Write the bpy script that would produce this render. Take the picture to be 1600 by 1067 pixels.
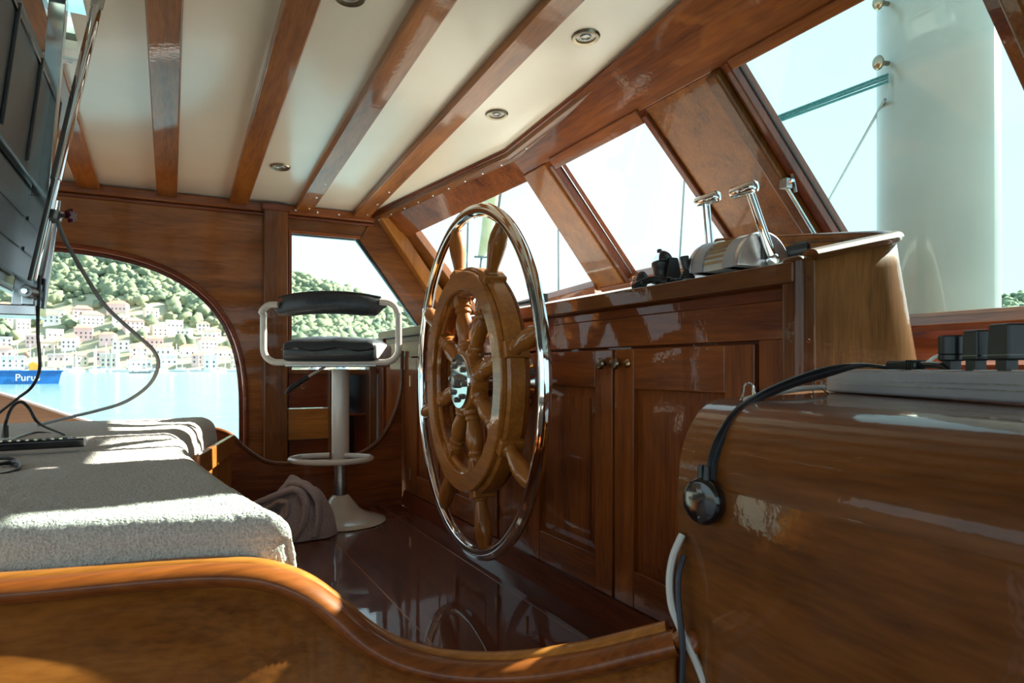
import bpy, bmesh, math, random
import numpy as np
from mathutils import Vector, Matrix, noise
for o in list(bpy.data.objects): bpy.data.objects.remove(o)
S = bpy.context.scene
COL = S.collection
random.seed(7)
# ---------------------------------------------------------------- camera, sky, sun, exposure
F, CX, HY, EYE = 1040.0, 800.0, 575.0, 0.71          # focal length in px, centre, horizon row, eye height above helm floor
TH = math.atan2(534, F); sn, cs = math.sin(TH), math.cos(TH)
cd = bpy.data.cameras.new('camera'); cam = bpy.data.objects.new('camera', cd); COL.objects.link(cam)
cam.location = (0, 0, EYE); cam.rotation_euler = (math.pi/2, 0, -TH)
cd.sensor_width = 36; cd.lens = F/1600*36; cd.shift_y = (HY-533.5)/1600; cd.clip_start = .02; cd.clip_end = 5000
cd.dof.use_dof = True; cd.dof.focus_distance = 1.7; cd.dof.aperture_fstop = 9
S.camera = cam
W = bpy.data.worlds.new('sky'); S.world = W; W.use_nodes = True
nt = W.node_tree; bg = nt.nodes['Background']
tc = nt.nodes.new('ShaderNodeTexCoord'); sx = nt.nodes.new('ShaderNodeSeparateXYZ'); rp = nt.nodes.new('ShaderNodeValToRGB')
nt.links.new(tc.outputs['Generated'], sx.inputs[0]); nt.links.new(sx.outputs['Z'], rp.inputs[0]); nt.links.new(rp.outputs[0], bg.inputs[0])
rp.color_ramp.elements[0].position = 0.0; rp.color_ramp.elements[0].color = (.68, .86, .93, 1)
rp.color_ramp.elements[1].position = .75; rp.color_ramp.elements[1].color = (.55, .77, .89, 1)
bg.inputs[1].default_value = .78
sd = bpy.data.lights.new('sun', 'SUN'); sd.energy = 11; sd.angle = math.radians(.6); sd.color = (1, .93, .80)
sun = bpy.data.objects.new('sun', sd); COL.objects.link(sun)
ELEV = math.radians(33.2)
sun.rotation_euler = Vector((-math.cos(ELEV), -.043, -math.sin(ELEV))).to_track_quat('-Z', 'Y').to_euler()
S.view_settings.view_transform = 'Standard'; S.view_settings.look = 'None'; S.view_settings.gamma = 1
S.view_settings.use_curve_mapping = False; S.view_settings.exposure = 1.16

# ---------------------------------------------------------------- helpers
def ray(px, py):
    u = (px-CX)/F
    return Vector((sn+cs*u, cs-sn*u, (HY-py)/F))
CAMP = Vector((0, 0, EYE))
def at(px, py, X=None, Y=None, Z=None, t=None):
    d = ray(px, py)
    if X is not None: t = X/d.x
    if Y is not None: t = Y/d.y
    if Z is not None: t = (Z-EYE)/d.z
    return CAMP + d*t
def onp(px, py, n, k):
    d = ray(px, py); return CAMP + d*((k-n.dot(CAMP))/n.dot(d))
def ceil_z(y, off=0): return (1.88-.067*y if y > 1.13 else 1.804-.067*(1.13-y)) - off
def wm(o): return o.matrix_basis.copy() if o.parent is None else wm(o.parent) @ o.matrix_basis

class MB:
    def __init__(s): s.v = []; s.f = []
    def add(s, vs, fs):
        b = len(s.v); s.v += [Vector(v) for v in vs]; s.f += [tuple(b+i for i in f) for f in fs]; return s
    def box(s, x0, x1, y0, y1, z0, z1):
        return s.add([(x, y, z) for x in (x0, x1) for y in (y0, y1) for z in (z0, z1)],
                     [(0,1,3,2), (4,6,7,5), (0,4,5,1), (2,3,7,6), (0,2,6,4), (1,5,7,3)])
    def prism(s, poly, off):
        n = len(poly); off = Vector(off); poly = [Vector(p) for p in poly]
        return s.add(poly+[p+off for p in poly], [tuple(range(n)), tuple(range(2*n-1, n-1, -1))] +
                     [(i, (i+1) % n, n+(i+1) % n, n+i) for i in range(n)])
    def bar(s, a, b, w, d, up=(0,0,1)):          # square bar a->b, w across, d along the 'up' side
        a, b = Vector(a), Vector(b); t = (b-a).normalized(); x = t.cross(Vector(up)).normalized(); y = x.cross(t)
        q = [a+x*w/2*i+y*d/2*j for i, j in ((-1,-1), (1,-1), (1,1), (-1,1))]
        return s.prism(q, b-a)
    def tube(s, path, r, seg=10, closed=False, prof=None, up=(0,0,1), caps=True):
        P = [Vector(p) for p in path]; n = len(P); rr = r if hasattr(r, '__len__') else [r]*n
        rings = []; prev = None
        for i in range(n):
            a = P[(i-1) % n] if (closed or i > 0) else P[i]; b = P[(i+1) % n] if (closed or i < n-1) else P[i]
            t = (b-a).normalized()
            if prof is not None:
                x = t.cross(Vector(up)).normalized(); y = x.cross(t)
            else:
                if prev is None:
                    x = t.orthogonal().normalized()
                else:
                    x = (prev-t*prev.dot(t)).normalized()
                prev = x; y = t.cross(x)
            if prof is not None: rings.append([P[i]+x*p*rr[i]+y*q*rr[i] for p, q in prof])
            else: rings.append([P[i]+x*rr[i]*math.cos(2*math.pi*k/seg)+y*rr[i]*math.sin(2*math.pi*k/seg) for k in range(seg)])
        m = len(rings[0]); fs = []
        for i in range(n if closed else n-1):
            j = (i+1) % n
            fs += [(i*m+k, i*m+(k+1) % m, j*m+(k+1) % m, j*m+k) for k in range(m)]
        if not closed and caps: fs += [tuple(range(m-1, -1, -1)), tuple((n-1)*m+k for k in range(m))]
        return s.add([p for r_ in rings for p in r_], fs)
    def lathe(s, prof, o=(0,0,0), ax=(0,0,1), seg=24, arc=None):     # prof: (radius, height) pairs
        o, ax = Vector(o), Vector(ax).normalized(); x = ax.orthogonal().normalized(); y = ax.cross(x); n = len(prof)
        vs = [o+ax*h+(x*math.cos(2*math.pi*k/seg)+y*math.sin(2*math.pi*k/seg))*r for r, h in prof for k in range(seg)]
        fs = [(i*seg+k, i*seg+(k+1) % seg, (i+1)*seg+(k+1) % seg, (i+1)*seg+k) for i in range(n-1) for k in range(seg)]
        if prof[0][0] > 1e-5: fs.append(tuple(range(seg-1, -1, -1)))
        if prof[-1][0] > 1e-5: fs.append(tuple((n-1)*seg+k for k in range(seg)))
        return s.add(vs, fs)
    def ball(s, c, r, sc=(1,1,1), nu=16, nv=10):
        vs = [Vector(c)+Vector((r*sc[0]*math.sin(math.pi*j/nv)*math.cos(2*math.pi*i/nu), r*sc[1]*math.sin(math.pi*j/nv)*math.sin(2*math.pi*i/nu), r*sc[2]*math.cos(math.pi*j/nv))) for j in range(nv+1) for i in range(nu)]
        return s.add(vs, [(j*nu+i, (j+1)*nu+i, (j+1)*nu+(i+1) % nu, j*nu+(i+1) % nu) for j in range(nv) for i in range(nu)])
    def grid(s, pts):                              # rows of points
        R, Cn = len(pts), len(pts[0])
        return s.add([p for r in pts for p in r], [(i*Cn+j, i*Cn+j+1, (i+1)*Cn+j+1, (i+1)*Cn+j) for i in range(R-1) for j in range(Cn-1)])
    def build(s, name, mat, parent=None, world=True, smooth=40, bevel=0, seg=2, merge=True, solid=0, subsurf=0):
        me = bpy.data.meshes.new(name)
        M = wm(parent).inverted() if (parent is not None and world) else None
        me.from_pydata([tuple(M @ v) if M else tuple(v) for v in s.v], [], s.f)
        bm = bmesh.new(); bm.from_mesh(me)
        if merge: bmesh.ops.remove_doubles(bm, verts=bm.verts, dist=1e-6)
        bmesh.ops.recalc_face_normals(bm, faces=bm.faces); bm.to_mesh(me); bm.free()
        if smooth:
            me.shade_smooth(); me.set_sharp_from_angle(angle=math.radians(smooth))
        me.materials.append(M_[mat] if isinstance(mat, str) else mat)
        o = bpy.data.objects.new(name, me); COL.objects.link(o); o.parent = parent
        if solid:
            m = o.modifiers.new('s', 'SOLIDIFY'); m.thickness = solid; m.offset = 0
        if bevel:
            m = o.modifiers.new('b', 'BEVEL'); m.width = bevel; m.segments = seg; m.limit_method = 'ANGLE'; m.angle_limit = math.radians(35); m.harden_normals = True
        if subsurf:
            m = o.modifiers.new('u', 'SUBSURF'); m.levels = m.render_levels = subsurf
        return o
def tag(o, label=None, cat=None, group=None, kind=None):
    if label: o['label'] = label
    if cat: o['category'] = cat
    if group: o['group'] = group
    if kind: o['kind'] = kind
    return o
def thing(name, loc=(0,0,0), label=None, cat=None, group=None, rz=0, kind=None):
    o = bpy.data.objects.new(name, None); COL.objects.link(o); o.location = loc; o.rotation_euler = (0,0,rz); o.empty_display_size = .05
    bpy.context.view_layer.update()
    return tag(o, label, cat, group, kind)
def clone(src, parent, mtx, name=None):
    o = src.copy(); COL.objects.link(o); o.parent = parent; o.matrix_basis = mtx
    return o
def spline(pts, n=8, closed=False):
    P = [Vector(p) for p in pts]; out = []; m = len(P)
    for i in range(m if closed else m-1):
        g = (lambda k: P[k % m]) if closed else (lambda k: P[max(0, min(m-1, k))])
        a, b, c, d = g(i-1), g(i), g(i+1), g(i+2)
        for k in range(n):
            t = k/n
            out.append(.5*((2*b)+(c-a)*t+(2*a-5*b+4*c-d)*t*t+(3*b-3*c+d-a)*t**3))
    if not closed: out.append(P[-1].copy())
    return out
def text_mesh(txt, size, extrude, mat, name, parent, mtx):
    cu = bpy.data.curves.new('t', 'FONT'); cu.body = txt; cu.size = size; cu.extrude = extrude; cu.align_x = 'CENTER'; cu.align_y = 'CENTER'
    to = bpy.data.objects.new('t', cu); COL.objects.link(to); bpy.context.view_layer.update()
    me = bpy.data.meshes.new_from_object(to.evaluated_get(bpy.context.evaluated_depsgraph_get()))
    bpy.data.objects.remove(to); me.materials.clear(); me.materials.append(M_[mat])
    o = bpy.data.objects.new(name, me); COL.objects.link(o); o.parent = parent; o.matrix_basis = mtx
    return o

# ---------------------------------------------------------------- materials
M_ = {}
def base(name, col=(.5,.5,.5), rough=.5, metal=0, coat=0, coat_r=.05, spec=.5, **kw):
    m = bpy.data.materials.new(name); m.use_nodes = True; b = m.node_tree.nodes['Principled BSDF']
    b.inputs['Base Color'].default_value = (*col, 1); b.inputs['Roughness'].default_value = rough; b.inputs['Metallic'].default_value = metal
    b.inputs['Coat Weight'].default_value = coat; b.inputs['Coat Roughness'].default_value = coat_r; b.inputs['Specular IOR Level'].default_value = spec
    for k, v in kw.items(): b.inputs[k].default_value = v
    M_[name] = m; return m, b
def mottled(name, c1, c2, scale=30, rough=.5, bump=0, bscale=None, detail=4, dist=.002, **kw):
    m, b = base(name, c1, rough, **kw); nt = m.node_tree; L = nt.links
    tc = nt.nodes.new('ShaderNodeTexCoord'); n = nt.nodes.new('ShaderNodeTexNoise'); n.inputs['Scale'].default_value = scale; n.inputs['Detail'].default_value = detail
    r = nt.nodes.new('ShaderNodeValToRGB'); r.color_ramp.elements[0].color = (*c1, 1); r.color_ramp.elements[1].color = (*c2, 1)
    r.color_ramp.elements[0].position = .35; r.color_ramp.elements[1].position = .65
    L.new(tc.outputs['Object'], n.inputs['Vector']); L.new(n.outputs['Fac'], r.inputs[0]); L.new(r.outputs[0], b.inputs['Base Color'])
    if bump:
        n2 = nt.nodes.new('ShaderNodeTexNoise'); n2.inputs['Scale'].default_value = bscale or scale; n2.inputs['Detail'].default_value = 3
        bp = nt.nodes.new('ShaderNodeBump'); bp.inputs['Strength'].default_value = bump; bp.inputs['Distance'].default_value = dist
        L.new(tc.outputs['Object'], n2.inputs['Vector']); L.new(n2.outputs['Fac'], bp.inputs['Height']); L.new(bp.outputs[0], b.inputs['Normal'])
    return m
def wood(name, dark, light, axis='y', scale=1.0, coat=.65, rough=.45, coat_r=.035, peel=.12, spec=.2):
    m, b = base(name, light, rough, coat=coat, coat_r=coat_r, spec=spec, **{'Coat IOR': 1.42}); nt = m.node_tree; L = nt.links
    tc = nt.nodes.new('ShaderNodeTexCoord'); mp = nt.nodes.new('ShaderNodeMapping')
    k = {'x': (1.2,14,14), 'y': (14,1.2,14), 'z': (14,14,1.2)}[axis]; mp.inputs['Scale'].default_value = [q*scale for q in k]
    L.new(tc.outputs['Object'], mp.inputs[0])
    n1 = nt.nodes.new('ShaderNodeTexNoise'); n1.inputs['Scale'].default_value = 1; n1.inputs['Detail'].default_value = 7; n1.inputs['Roughness'].default_value = .62; n1.inputs['Distortion'].default_value = .6
    n2 = nt.nodes.new('ShaderNodeTexNoise'); n2.inputs['Scale'].default_value = 9; n2.inputs['Detail'].default_value = 3
    n3 = nt.nodes.new('ShaderNodeTexNoise'); n3.inputs['Scale'].default_value = 2.2*scale; n3.inputs['Detail'].default_value = 2
    L.new(mp.outputs[0], n1.inputs['Vector']); L.new(mp.outputs[0], n2.inputs['Vector']); L.new(tc.outputs['Object'], n3.inputs['Vector'])
    r = nt.nodes.new('ShaderNodeValToRGB'); r.color_ramp.elements[0].position = .3; r.color_ramp.elements[1].position = .7
    r.color_ramp.elements[0].color = (*dark, 1); r.color_ramp.elements[1].color = (*light, 1)
    mx = nt.nodes.new('ShaderNodeMath'); mx.operation = 'MULTIPLY_ADD'; mx.inputs[1].default_value = .35; L.new(n2.outputs['Fac'], mx.inputs[0])
    m2 = nt.nodes.new('ShaderNodeMath'); m2.operation = 'MULTIPLY'; m2.inputs[1].default_value = .65; L.new(n1.outputs['Fac'], m2.inputs[0]); L.new(m2.outputs[0], mx.inputs[2])
    m3 = nt.nodes.new('ShaderNodeMath'); m3.operation = 'MULTIPLY_ADD'; m3.inputs[1].default_value = .3; m3.inputs[2].default_value = -.15; L.new(n3.outputs['Fac'], m3.inputs[0])
    ad = nt.nodes.new('ShaderNodeMath'); ad.operation = 'ADD'; L.new(mx.outputs[0], ad.inputs[0]); L.new(m3.outputs[0], ad.inputs[1])
    L.new(ad.outputs[0], r.inputs[0]); L.new(r.outputs[0], b.inputs['Base Color'])
    n4 = nt.nodes.new('ShaderNodeTexNoise'); n4.inputs['Scale'].default_value = 70; n4.inputs['Detail'].default_value = 2
    L.new(tc.outputs['Object'], n4.inputs['Vector'])
    bp = nt.nodes.new('ShaderNodeBump'); bp.inputs['Strength'].default_value = peel; bp.inputs['Distance'].default_value = .0015
    L.new(n4.outputs['Fac'], bp.inputs['Height']); L.new(bp.outputs[0], b.inputs['Coat Normal'])
    return m
for ax in 'xyz':
    wood('mahogany_'+ax, (.10,.020,.004), (.37,.098,.014), ax)
    wood('teak_'+ax, (.24,.074,.011), (.56,.205,.034), ax, coat=.9)
    wood('golden_'+ax, (.13,.034,.005), (.43,.140,.021), ax)
    wood('redwood_'+ax, (.075,.013,.003), (.25,.052,.011), ax)
    wood('brown_'+ax, (.066,.019,.003), (.25,.077,.012), ax)
wood('floor_wood', (.060,.013,.006), (.17,.042,.016), 'y', coat=1.0, coat_r=.03, peel=.04)
M_['floor_wood'].node_tree.nodes['Principled BSDF'].inputs['Coat IOR'].default_value = 1.6
wood('veneer', (.15,.050,.012), (.43,.170,.046), 'z', scale=1.6, peel=.5, coat=1.0)
wood('pale_wood', (.30,.19,.12), (.48,.33,.22), 'x', coat=.2)
mottled('ceiling_paint', (.76,.67,.54), (.80,.71,.58), 3, rough=.22, coat=.25, coat_r=.12)
mottled('white_paint', (.80,.80,.76), (.84,.84,.80), 6, rough=.3)
mottled('enamel', (.66,.60,.52), (.70,.64,.56), 8, rough=.25, coat=.6)
mottled('steel', (.62,.63,.63), (.68,.69,.69), 40, rough=.12, metal=1)
mottled('chrome', (.80,.80,.80), (.83,.83,.83), 40, rough=.05, metal=1)
mottled('brass', (.42,.30,.15), (.50,.36,.19), 60, rough=.3, metal=1)
mottled('bronze', (.28,.23,.16), (.34,.28,.20), 60, rough=.28, metal=1)
mottled('satin_reflection_steel', (.50,.48,.54), (.78,.77,.80), 22, rough=.30, metal=1)  # satin metal with violet and white cloudy reflections painted into its colour
mottled('dull_steel', (.30,.30,.30), (.42,.42,.42), 90, rough=.35, metal=1)
mottled('leather', (.022,.028,.034), (.035,.042,.050), 60, rough=.42, bump=.25, bscale=220, coat=.15)
mottled('black_plastic', (.010,.011,.013), (.016,.017,.019), 40, rough=.35, bump=.05)
mottled('gloss_black', (.006,.006,.007), (.009,.009,.010), 40, rough=.12, coat=.5)
mottled('tv_back', (.045,.047,.050), (.060,.062,.066), 20, rough=.38, coat=.3, coat_r=.2)
mottled('grey_plastic', (.34,.34,.36), (.38,.38,.40), 20, rough=.35)
mottled('white_plastic', (.62,.60,.56), (.68,.66,.62), 20, rough=.4)
mottled('grey_cable', (.20,.20,.19), (.25,.25,.24), 20, rough=.5)
mottled('blue_cable', (.020,.026,.038), (.030,.036,.050), 20, rough=.45)
mottled('burgundy', (.09,.010,.020), (.13,.016,.028), 20, rough=.35)
mottled('terry', (.55,.52,.46), (.78,.75,.69), 260, rough=.95, bump=1.0, bscale=260, dist=.009, detail=8, **{'Sheen Weight': .3})
mottled('towel_fabric', (.40,.335,.345), (.55,.475,.485), 160, rough=.95, bump=1.0, bscale=260, dist=.005, **{'Sheen Weight': .3})
mottled('seat_silver', (.36,.36,.36), (.50,.50,.50), 30, rough=.4)
mottled('lamp_glass', (.45,.42,.36), (.55,.52,.46), 30, rough=.15)
mottled('mast_paint', (.27,.28,.235), (.33,.335,.28), 2.5, rough=.3, coat=.4)
mottled('rope', (.03,.16,.17), (.06,.24,.25), 90, rough=.8)
mottled('stay_wire', (.12,.15,.16), (.18,.21,.22), 90, rough=.6)
mottled('sailcloth', (.58,.55,.30), (.72,.70,.46), 6, rough=.8)
mottled('hull_blue', (.006,.11,.36), (.010,.15,.44), .8, rough=.4)
mottled('yellow_paint', (.75,.36,.03), (.80,.42,.05), 1, rough=.5)
mottled('hill_ground', (.22,.25,.16), (.32,.33,.23), .03, rough=.9)
mottled('foliage', (.10,.155,.10), (.26,.30,.17), .06, rough=.9, detail=6)  # greens kept pale in colour, standing in for distant haze
mottled('wall_white', (.82,.79,.76), (.88,.86,.83), .1, rough=.8)
mottled('wall_cream', (.70,.60,.48), (.78,.68,.55), .1, rough=.8)
mottled('wall_pink', (.76,.56,.53), (.82,.62,.59), .1, rough=.8)
mottled('roof_tile', (.46,.20,.13), (.58,.28,.19), .3, rough=.85)
mottled('dark_glass', (.05,.06,.07), (.08,.09,.10), .3, rough=.2)
mottled('quay', (.50,.47,.42), (.58,.55,.50), .1, rough=.9)
def glass(name, tint):
    m = bpy.data.materials.new(name); m.use_nodes = True; nt = m.node_tree; nt.nodes.remove(nt.nodes['Principled BSDF']); out = nt.nodes['Material Output']
    t = nt.nodes.new('ShaderNodeBsdfTransparent'); t.inputs[0].default_value = (*tint, 1)
    g = nt.nodes.new('ShaderNodeBsdfGlossy'); g.inputs['Roughness'].default_value = .01
    lw = nt.nodes.new('ShaderNodeLayerWeight'); lw.inputs[0].default_value = .5; pw = nt.nodes.new('ShaderNodeMath'); pw.operation = 'POWER'; pw.inputs[1].default_value = 5; nt.links.new(lw.outputs['Facing'], pw.inputs[0]); fr = nt.nodes.new('ShaderNodeMath'); fr.operation = 'MULTIPLY_ADD'; fr.inputs[1].default_value = .6; fr.inputs[2].default_value = .02; nt.links.new(pw.outputs[0], fr.inputs[0])
    x = nt.nodes.new('ShaderNodeMixShader'); nt.links.new(fr.outputs[0], x.inputs[0]); nt.links.new(t.outputs[0], x.inputs[1]); nt.links.new(g.outputs[0], x.inputs[2]); nt.links.new(x.outputs[0], out.inputs[0])
    M_[name] = m
glass('pane', (.95,.975,.97)); glass('green_pane', (.86,.965,.955)); glass('dome_glass', (.9,.9,.9))
m, b = base('sea', (.12,.28,.32), .15, spec=.5); nt = m.node_tree
tc = nt.nodes.new('ShaderNodeTexCoord'); mp = nt.nodes.new('ShaderNodeMapping'); mp.inputs['Scale'].default_value = (.6,.9,1); n = nt.nodes.new('ShaderNodeTexNoise'); n.inputs['Scale'].default_value = .9; n.inputs['Detail'].default_value = 6
bp = nt.nodes.new('ShaderNodeBump'); bp.inputs['Strength'].default_value = .7; bp.inputs['Distance'].default_value = .25
nt.links.new(tc.outputs['Object'], mp.inputs[0]); nt.links.new(mp.outputs[0], n.inputs['Vector']); nt.links.new(n.outputs['Fac'], bp.inputs['Height']); nt.links.new(bp.outputs[0], b.inputs['Normal'])

# ---------------------------------------------------------------- setting: floor, roof, walls
SEA = -1.6
fl = thing('floor', (0,2,0), kind='structure')
edges = [-.62, -.2, .22, .60, .965, 1.07]
MB().box(-.7, 1.30, .72, 3.36, -.06, -.013).build('subfloor', 'redwood_y', fl)
for a, b_ in zip(edges, edges[1:]):
    MB().box(a+.0015, b_-.0015, .72, 3.36, -.013, 0).build('plank', 'floor_wood', fl, bevel=.001)
for a in edges[1:-1]:
    MB().box(a-.0015, a+.0015, .72, 3.36, -.012, -.001).build('caulk_seam', 'teak_y', fl)
aft = MB().box(-10, -2.8, -2.2, 4.6, -.12, 0).build('aft_deck', 'pale_wood'); tag(aft, kind='structure')
sal = MB().box(-2.8, -.7, -1.7, 3.9, -.12, 0).build('saloon_floor', 'floor_wood'); tag(sal, kind='structure')
sole = MB().box(-.7, 1.3, -2.2, .70, -.12, -.02).build('lower_sole', 'floor_wood'); tag(sole, kind='structure')

# roof: panels between beams, each panel a piece of the ceiling
cl = thing('ceiling', (0,2,1.7), kind='structure')
beamX = [-2.395, -2.055, -1.715, -1.375, -1.035, -.695, -.355, -.015, .325, .665, .99]
def roofpoly(x0, x1, off=0, y1=3.90):
    ys = [-1.65, 1.13, y1]
    return [[(x, y, ceil_z(y)+off) for y in ys] for x in (x0, x1)]
pe = [-2.7]+beamX
for i in range(len(pe)):
    x0 = pe[i]; x1 = pe[i+1] if i+1 < len(pe) else None
    if x1 is not None and x0 == -.355:
        for xa, xb, ya, yb in ((-.355,-.255,1.13,1.90), (-.355,-.255,2.50,3.90), (-.255,-.015,1.13,3.90), (-.355,-.015,-1.65,1.13)):
            MB().prism([(xa,ya,ceil_z(ya)), (xb,ya,ceil_z(ya)), (xb,yb,ceil_z(yb)), (xa,yb,ceil_z(yb))], (0,0,.03)).build('ceiling_panel', 'ceiling_paint', cl, smooth=0)
    elif x1 is not None:
        r = roofpoly(x0, x1)
        a, b_ = r
        MB().prism([a[0], a[1], a[2], b_[2], b_[1], b_[0]][:0] or [a[0], a[1], b_[1], b_[0]], (0,0,.03)).prism([a[1], a[2], b_[2], b_[1]], (0,0,.03)).build('ceiling_panel', 'ceiling_paint', cl, smooth=0)
x0 = beamX[-1]                                     # front panel follows the angled windscreen corner
MB().prism([(x0,-1.65,ceil_z(-1.65)), (x0,1.13,ceil_z(1.13)), (1.40,1.13,ceil_z(1.13)), (1.40,-.45,ceil_z(-.45)), (1.10,-1.65,ceil_z(-1.65))], (0,0,.03)).prism(
    [(x0,1.13,ceil_z(1.13)), (x0,3.90,ceil_z(3.90)), (1.09,3.90,ceil_z(3.90)), (1.40,2.71,ceil_z(2.71)), (1.40,1.13,ceil_z(1.13))], (0,0,.03)).build('ceiling_panel', 'ceiling_paint', cl, smooth=0)
rz_ = lambda y: 1.86-.0692*abs(y-1.13)
m = MB().prism([(-2.8,-1.8,rz_(-1.8)), (-2.8,1.13,1.86), (1.50,1.13,1.86), (1.50,-.5,rz_(-.5)), (1.12,-1.8,rz_(-1.8))], (0,0,.05))
m.prism([(-.255,1.13,1.86), (-.255,4.02,rz_(4.02)), (1.12,4.02,rz_(4.02)), (1.50,2.75,rz_(2.75)), (1.50,1.13,1.86)], (0,0,.05))
for xa, xb, ya, yb in ((-2.8,-.31,1.13,4.02), (-.31,-.255,1.13,1.90), (-.31,-.255,2.50,4.02)): m.prism([(xa,ya,rz_(ya)), (xa,yb,rz_(yb)), (xb,yb,rz_(yb)), (xb,ya,rz_(ya))], (0,0,.05))
m.build('roof_deck', 'white_paint', cl, smooth=0)
BD = .034
screw = None
def stud(p, nrm, parent, r=.006):
    global screw
    if screw is None:
        screw = MB().lathe([(r,0), (r*.9,.0025), (r*.4,.004), (0,.0045)], seg=10).build('screw_cap', 'chrome', parent, world=False)
        o = screw
    else:
        o = clone(screw, parent, Matrix())
    q = Vector(nrm).to_track_quat('Z', 'Y').to_matrix().to_4x4()
    o.matrix_basis = wm(parent).inverted() @ (Matrix.Translation(p) @ q); return o
for x in beamX:
    m = MB()
    for y0, y1 in ((-1.62, 1.13), (1.13, 3.85)):
        a = (x, y0, ceil_z(y0)-BD/2); b_ = (x, y1, ceil_z(y1)-BD/2); m.bar(a, b_, .094, BD)
    bm_ = m.build('ceiling_beam', 'golden_y', cl, bevel=.006)
    if x > .5:
        for y in (3.79, 3.58, 3.36): stud((x+.02, y, ceil_z(y)-BD), (0,0,-1), cl)
# cornice along the windscreen
cor = MB().tube([(1.385,-.45,ceil_z(-.45)-.018), (1.385,1.13,ceil_z(1.13)-.018), (1.385,2.70,ceil_z(2.70)-.018), (1.085,3.86,ceil_z(3.86)-.018)], 1, prof=[(-.035,-.018), (-.012,-.024), (.02,-.024), (.035,-.01), (.035,.02), (-.035,.02)]).build('cornice', 'brown_y', cl, bevel=.004)
MB().tube([(1.352,-.45,ceil_z(-.45)-.008), (1.352,1.13,ceil_z(1.13)-.008), (1.352,2.69,ceil_z(2.69)-.008), (1.055,3.85,ceil_z(3.85)-.008)], .012, seg=8).build('bead_moulding', 'redwood_y', cl)
for k in range(9):
    f = .06+k*.115; p = Vector((1.385,2.70,ceil_z(2.70)-.042)).lerp(Vector((1.085,3.86,ceil_z(3.86)-.042)), f); stud(p, (-.3,0,-1), cl, .006)
stud((1.38,2.55,ceil_z(2.55)-.042), (-.3,0,-1), cl)

# port wall with the big arched opening and the corner window
YW = 3.88
def arch(n=22, ex=2.75, cx=-.62, cz=.45, a=.985, b=.86, zb=.10):
    right = [(cx+a, zb)]+[(cx+a*math.cos(q)**(2/ex), cz+b*math.sin(q)**(2/ex)) for q in [math.pi/2*k/n for k in range(n+1)]]
    left = [(2*cx-x, z) for x, z in reversed(right)]
    return right, left
AR, AL = arch()
def port_wall(y, off, name, mirror=False):
    g = lambda x, z, yy=None: (x, y, z)
    wl = thing(name, (0,y,0), kind='structure')
    ztop = 1.615
    m = MB()
    # strip between arch and outer border, built as quads from arch outline to the outline of the wall
    out = []; full = AR+AL[1:]
    n = len(full)
    for i, (x, z) in enumerate(full):
        k = i/(n-1)
        if i < n*.27: out.append((.47, z if i > 0 else .10))
        elif i > n*.73: out.append((-2.6, z))
        else: out.append((max(-2.6, min(.47, x)), ztop))
    for i in range(n-1):
        (a, b_), (c, d) = full[i], full[i+1]; (e, f_), (g_, h) = out[i], out[i+1]
        poly = [(a,y,b_), (e,y,f_)]
        if e == .47 and h == ztop and f_ != ztop: poly.append((.47,y,ztop))
        if f_ == ztop and g_ == -2.6 and h != ztop: poly.append((-2.6,y,ztop))
        m.prism(poly+[(g_,y,h), (c,y,d)], (0,off,0))
    m.box(-2.6, .47, min(y, y+off), max(y, y+off), -.02, .10)
    w = m.build('panel', 'golden_x', wl, smooth=0)
    MB().tube([(x, y-(.006 if off > 0 else -.006), z) for x, z in AR+AL[1:]], .014, seg=8).build('arch_moulding', 'redwood_x', wl)
    MB().tube([(x, y+off*.5, z) for x, z in AR+AL[1:]], 1, prof=[(-.032,-.004), (.032,-.004), (.032,.004), (-.032,.004)], up=(0,1,0)).build('arch_lining', 'redwood_x', wl)
    return wl
wp = port_wall(YW, .06, 'wall_port')
ws = thing('wall_starboard', (0,-1.62,0), kind='structure')
for x in (-2.55, -1.0, .5): MB().box(x-.05, x+.05, -1.66, -1.60, 0, 1.62).build('post', 'brown_z', ws, bevel=.006)
MB().box(-2.6, 1.1, -1.66, -1.60, 1.50, 1.62).build('top_board', 'mahogany_x', ws, bevel=.006)
MB().box(-2.6, 1.1, -1.66, -1.60, -.05, .30).build('low_board', 'mahogany_x', ws, bevel=.006)
# lower boarding right of the arch, below the corner window
MB().prism([(.47,YW,1.463), (.59,YW,1.463), (.59,YW,-.02), (.47,YW,-.02)], (0,.06,0)).prism([(.47,YW,1.615), (1.08,YW,1.615), (.985,YW,1.463), (.47,YW,1.463)], (0,.06,0)).build('panel', 'brown_x', wp, smooth=0)
MB().box(.58, .81, YW, YW+.05, .485, .70).build('upper_board', 'redwood_x', wp, bevel=.003)
MB().box(.58, .81, YW-.03, YW+.04, .31, .482).build('middle_board', 'teak_x', wp, bevel=.005)
MB().box(.58, .81, YW, YW+.05, -.02, .307).build('lower_board', 'redwood_x', wp, bevel=.003)
MB().box(.80, .845, YW-.045, YW+.04, -.02, .70).build('post', 'brown_z', wp, bevel=.006)
MB().box(1.03, 1.075, YW-.06, YW+.04, -.02, .72).build('post', 'brown_z', wp, bevel=.006)
MB().box(.845, 1.03, YW+.30, YW+.32, -.02, .70).build('locker_back', 'gloss_black', wp)
MB().box(.845, 1.03, YW+.02, YW+.30, .43, .445).build('locker_shelf', 'redwood_x', wp)
MB().box(.84, 1.04, YW+.0, YW+.32, .67, .70).build('locker_lid', 'redwood_x', wp)
MB().box(.84, .848, YW+.04, YW+.32, -.02, .70).box(1.03, 1.04, YW+.04, YW+.32, -.02, .70).build('locker_side', 'redwood_z', wp)
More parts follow.
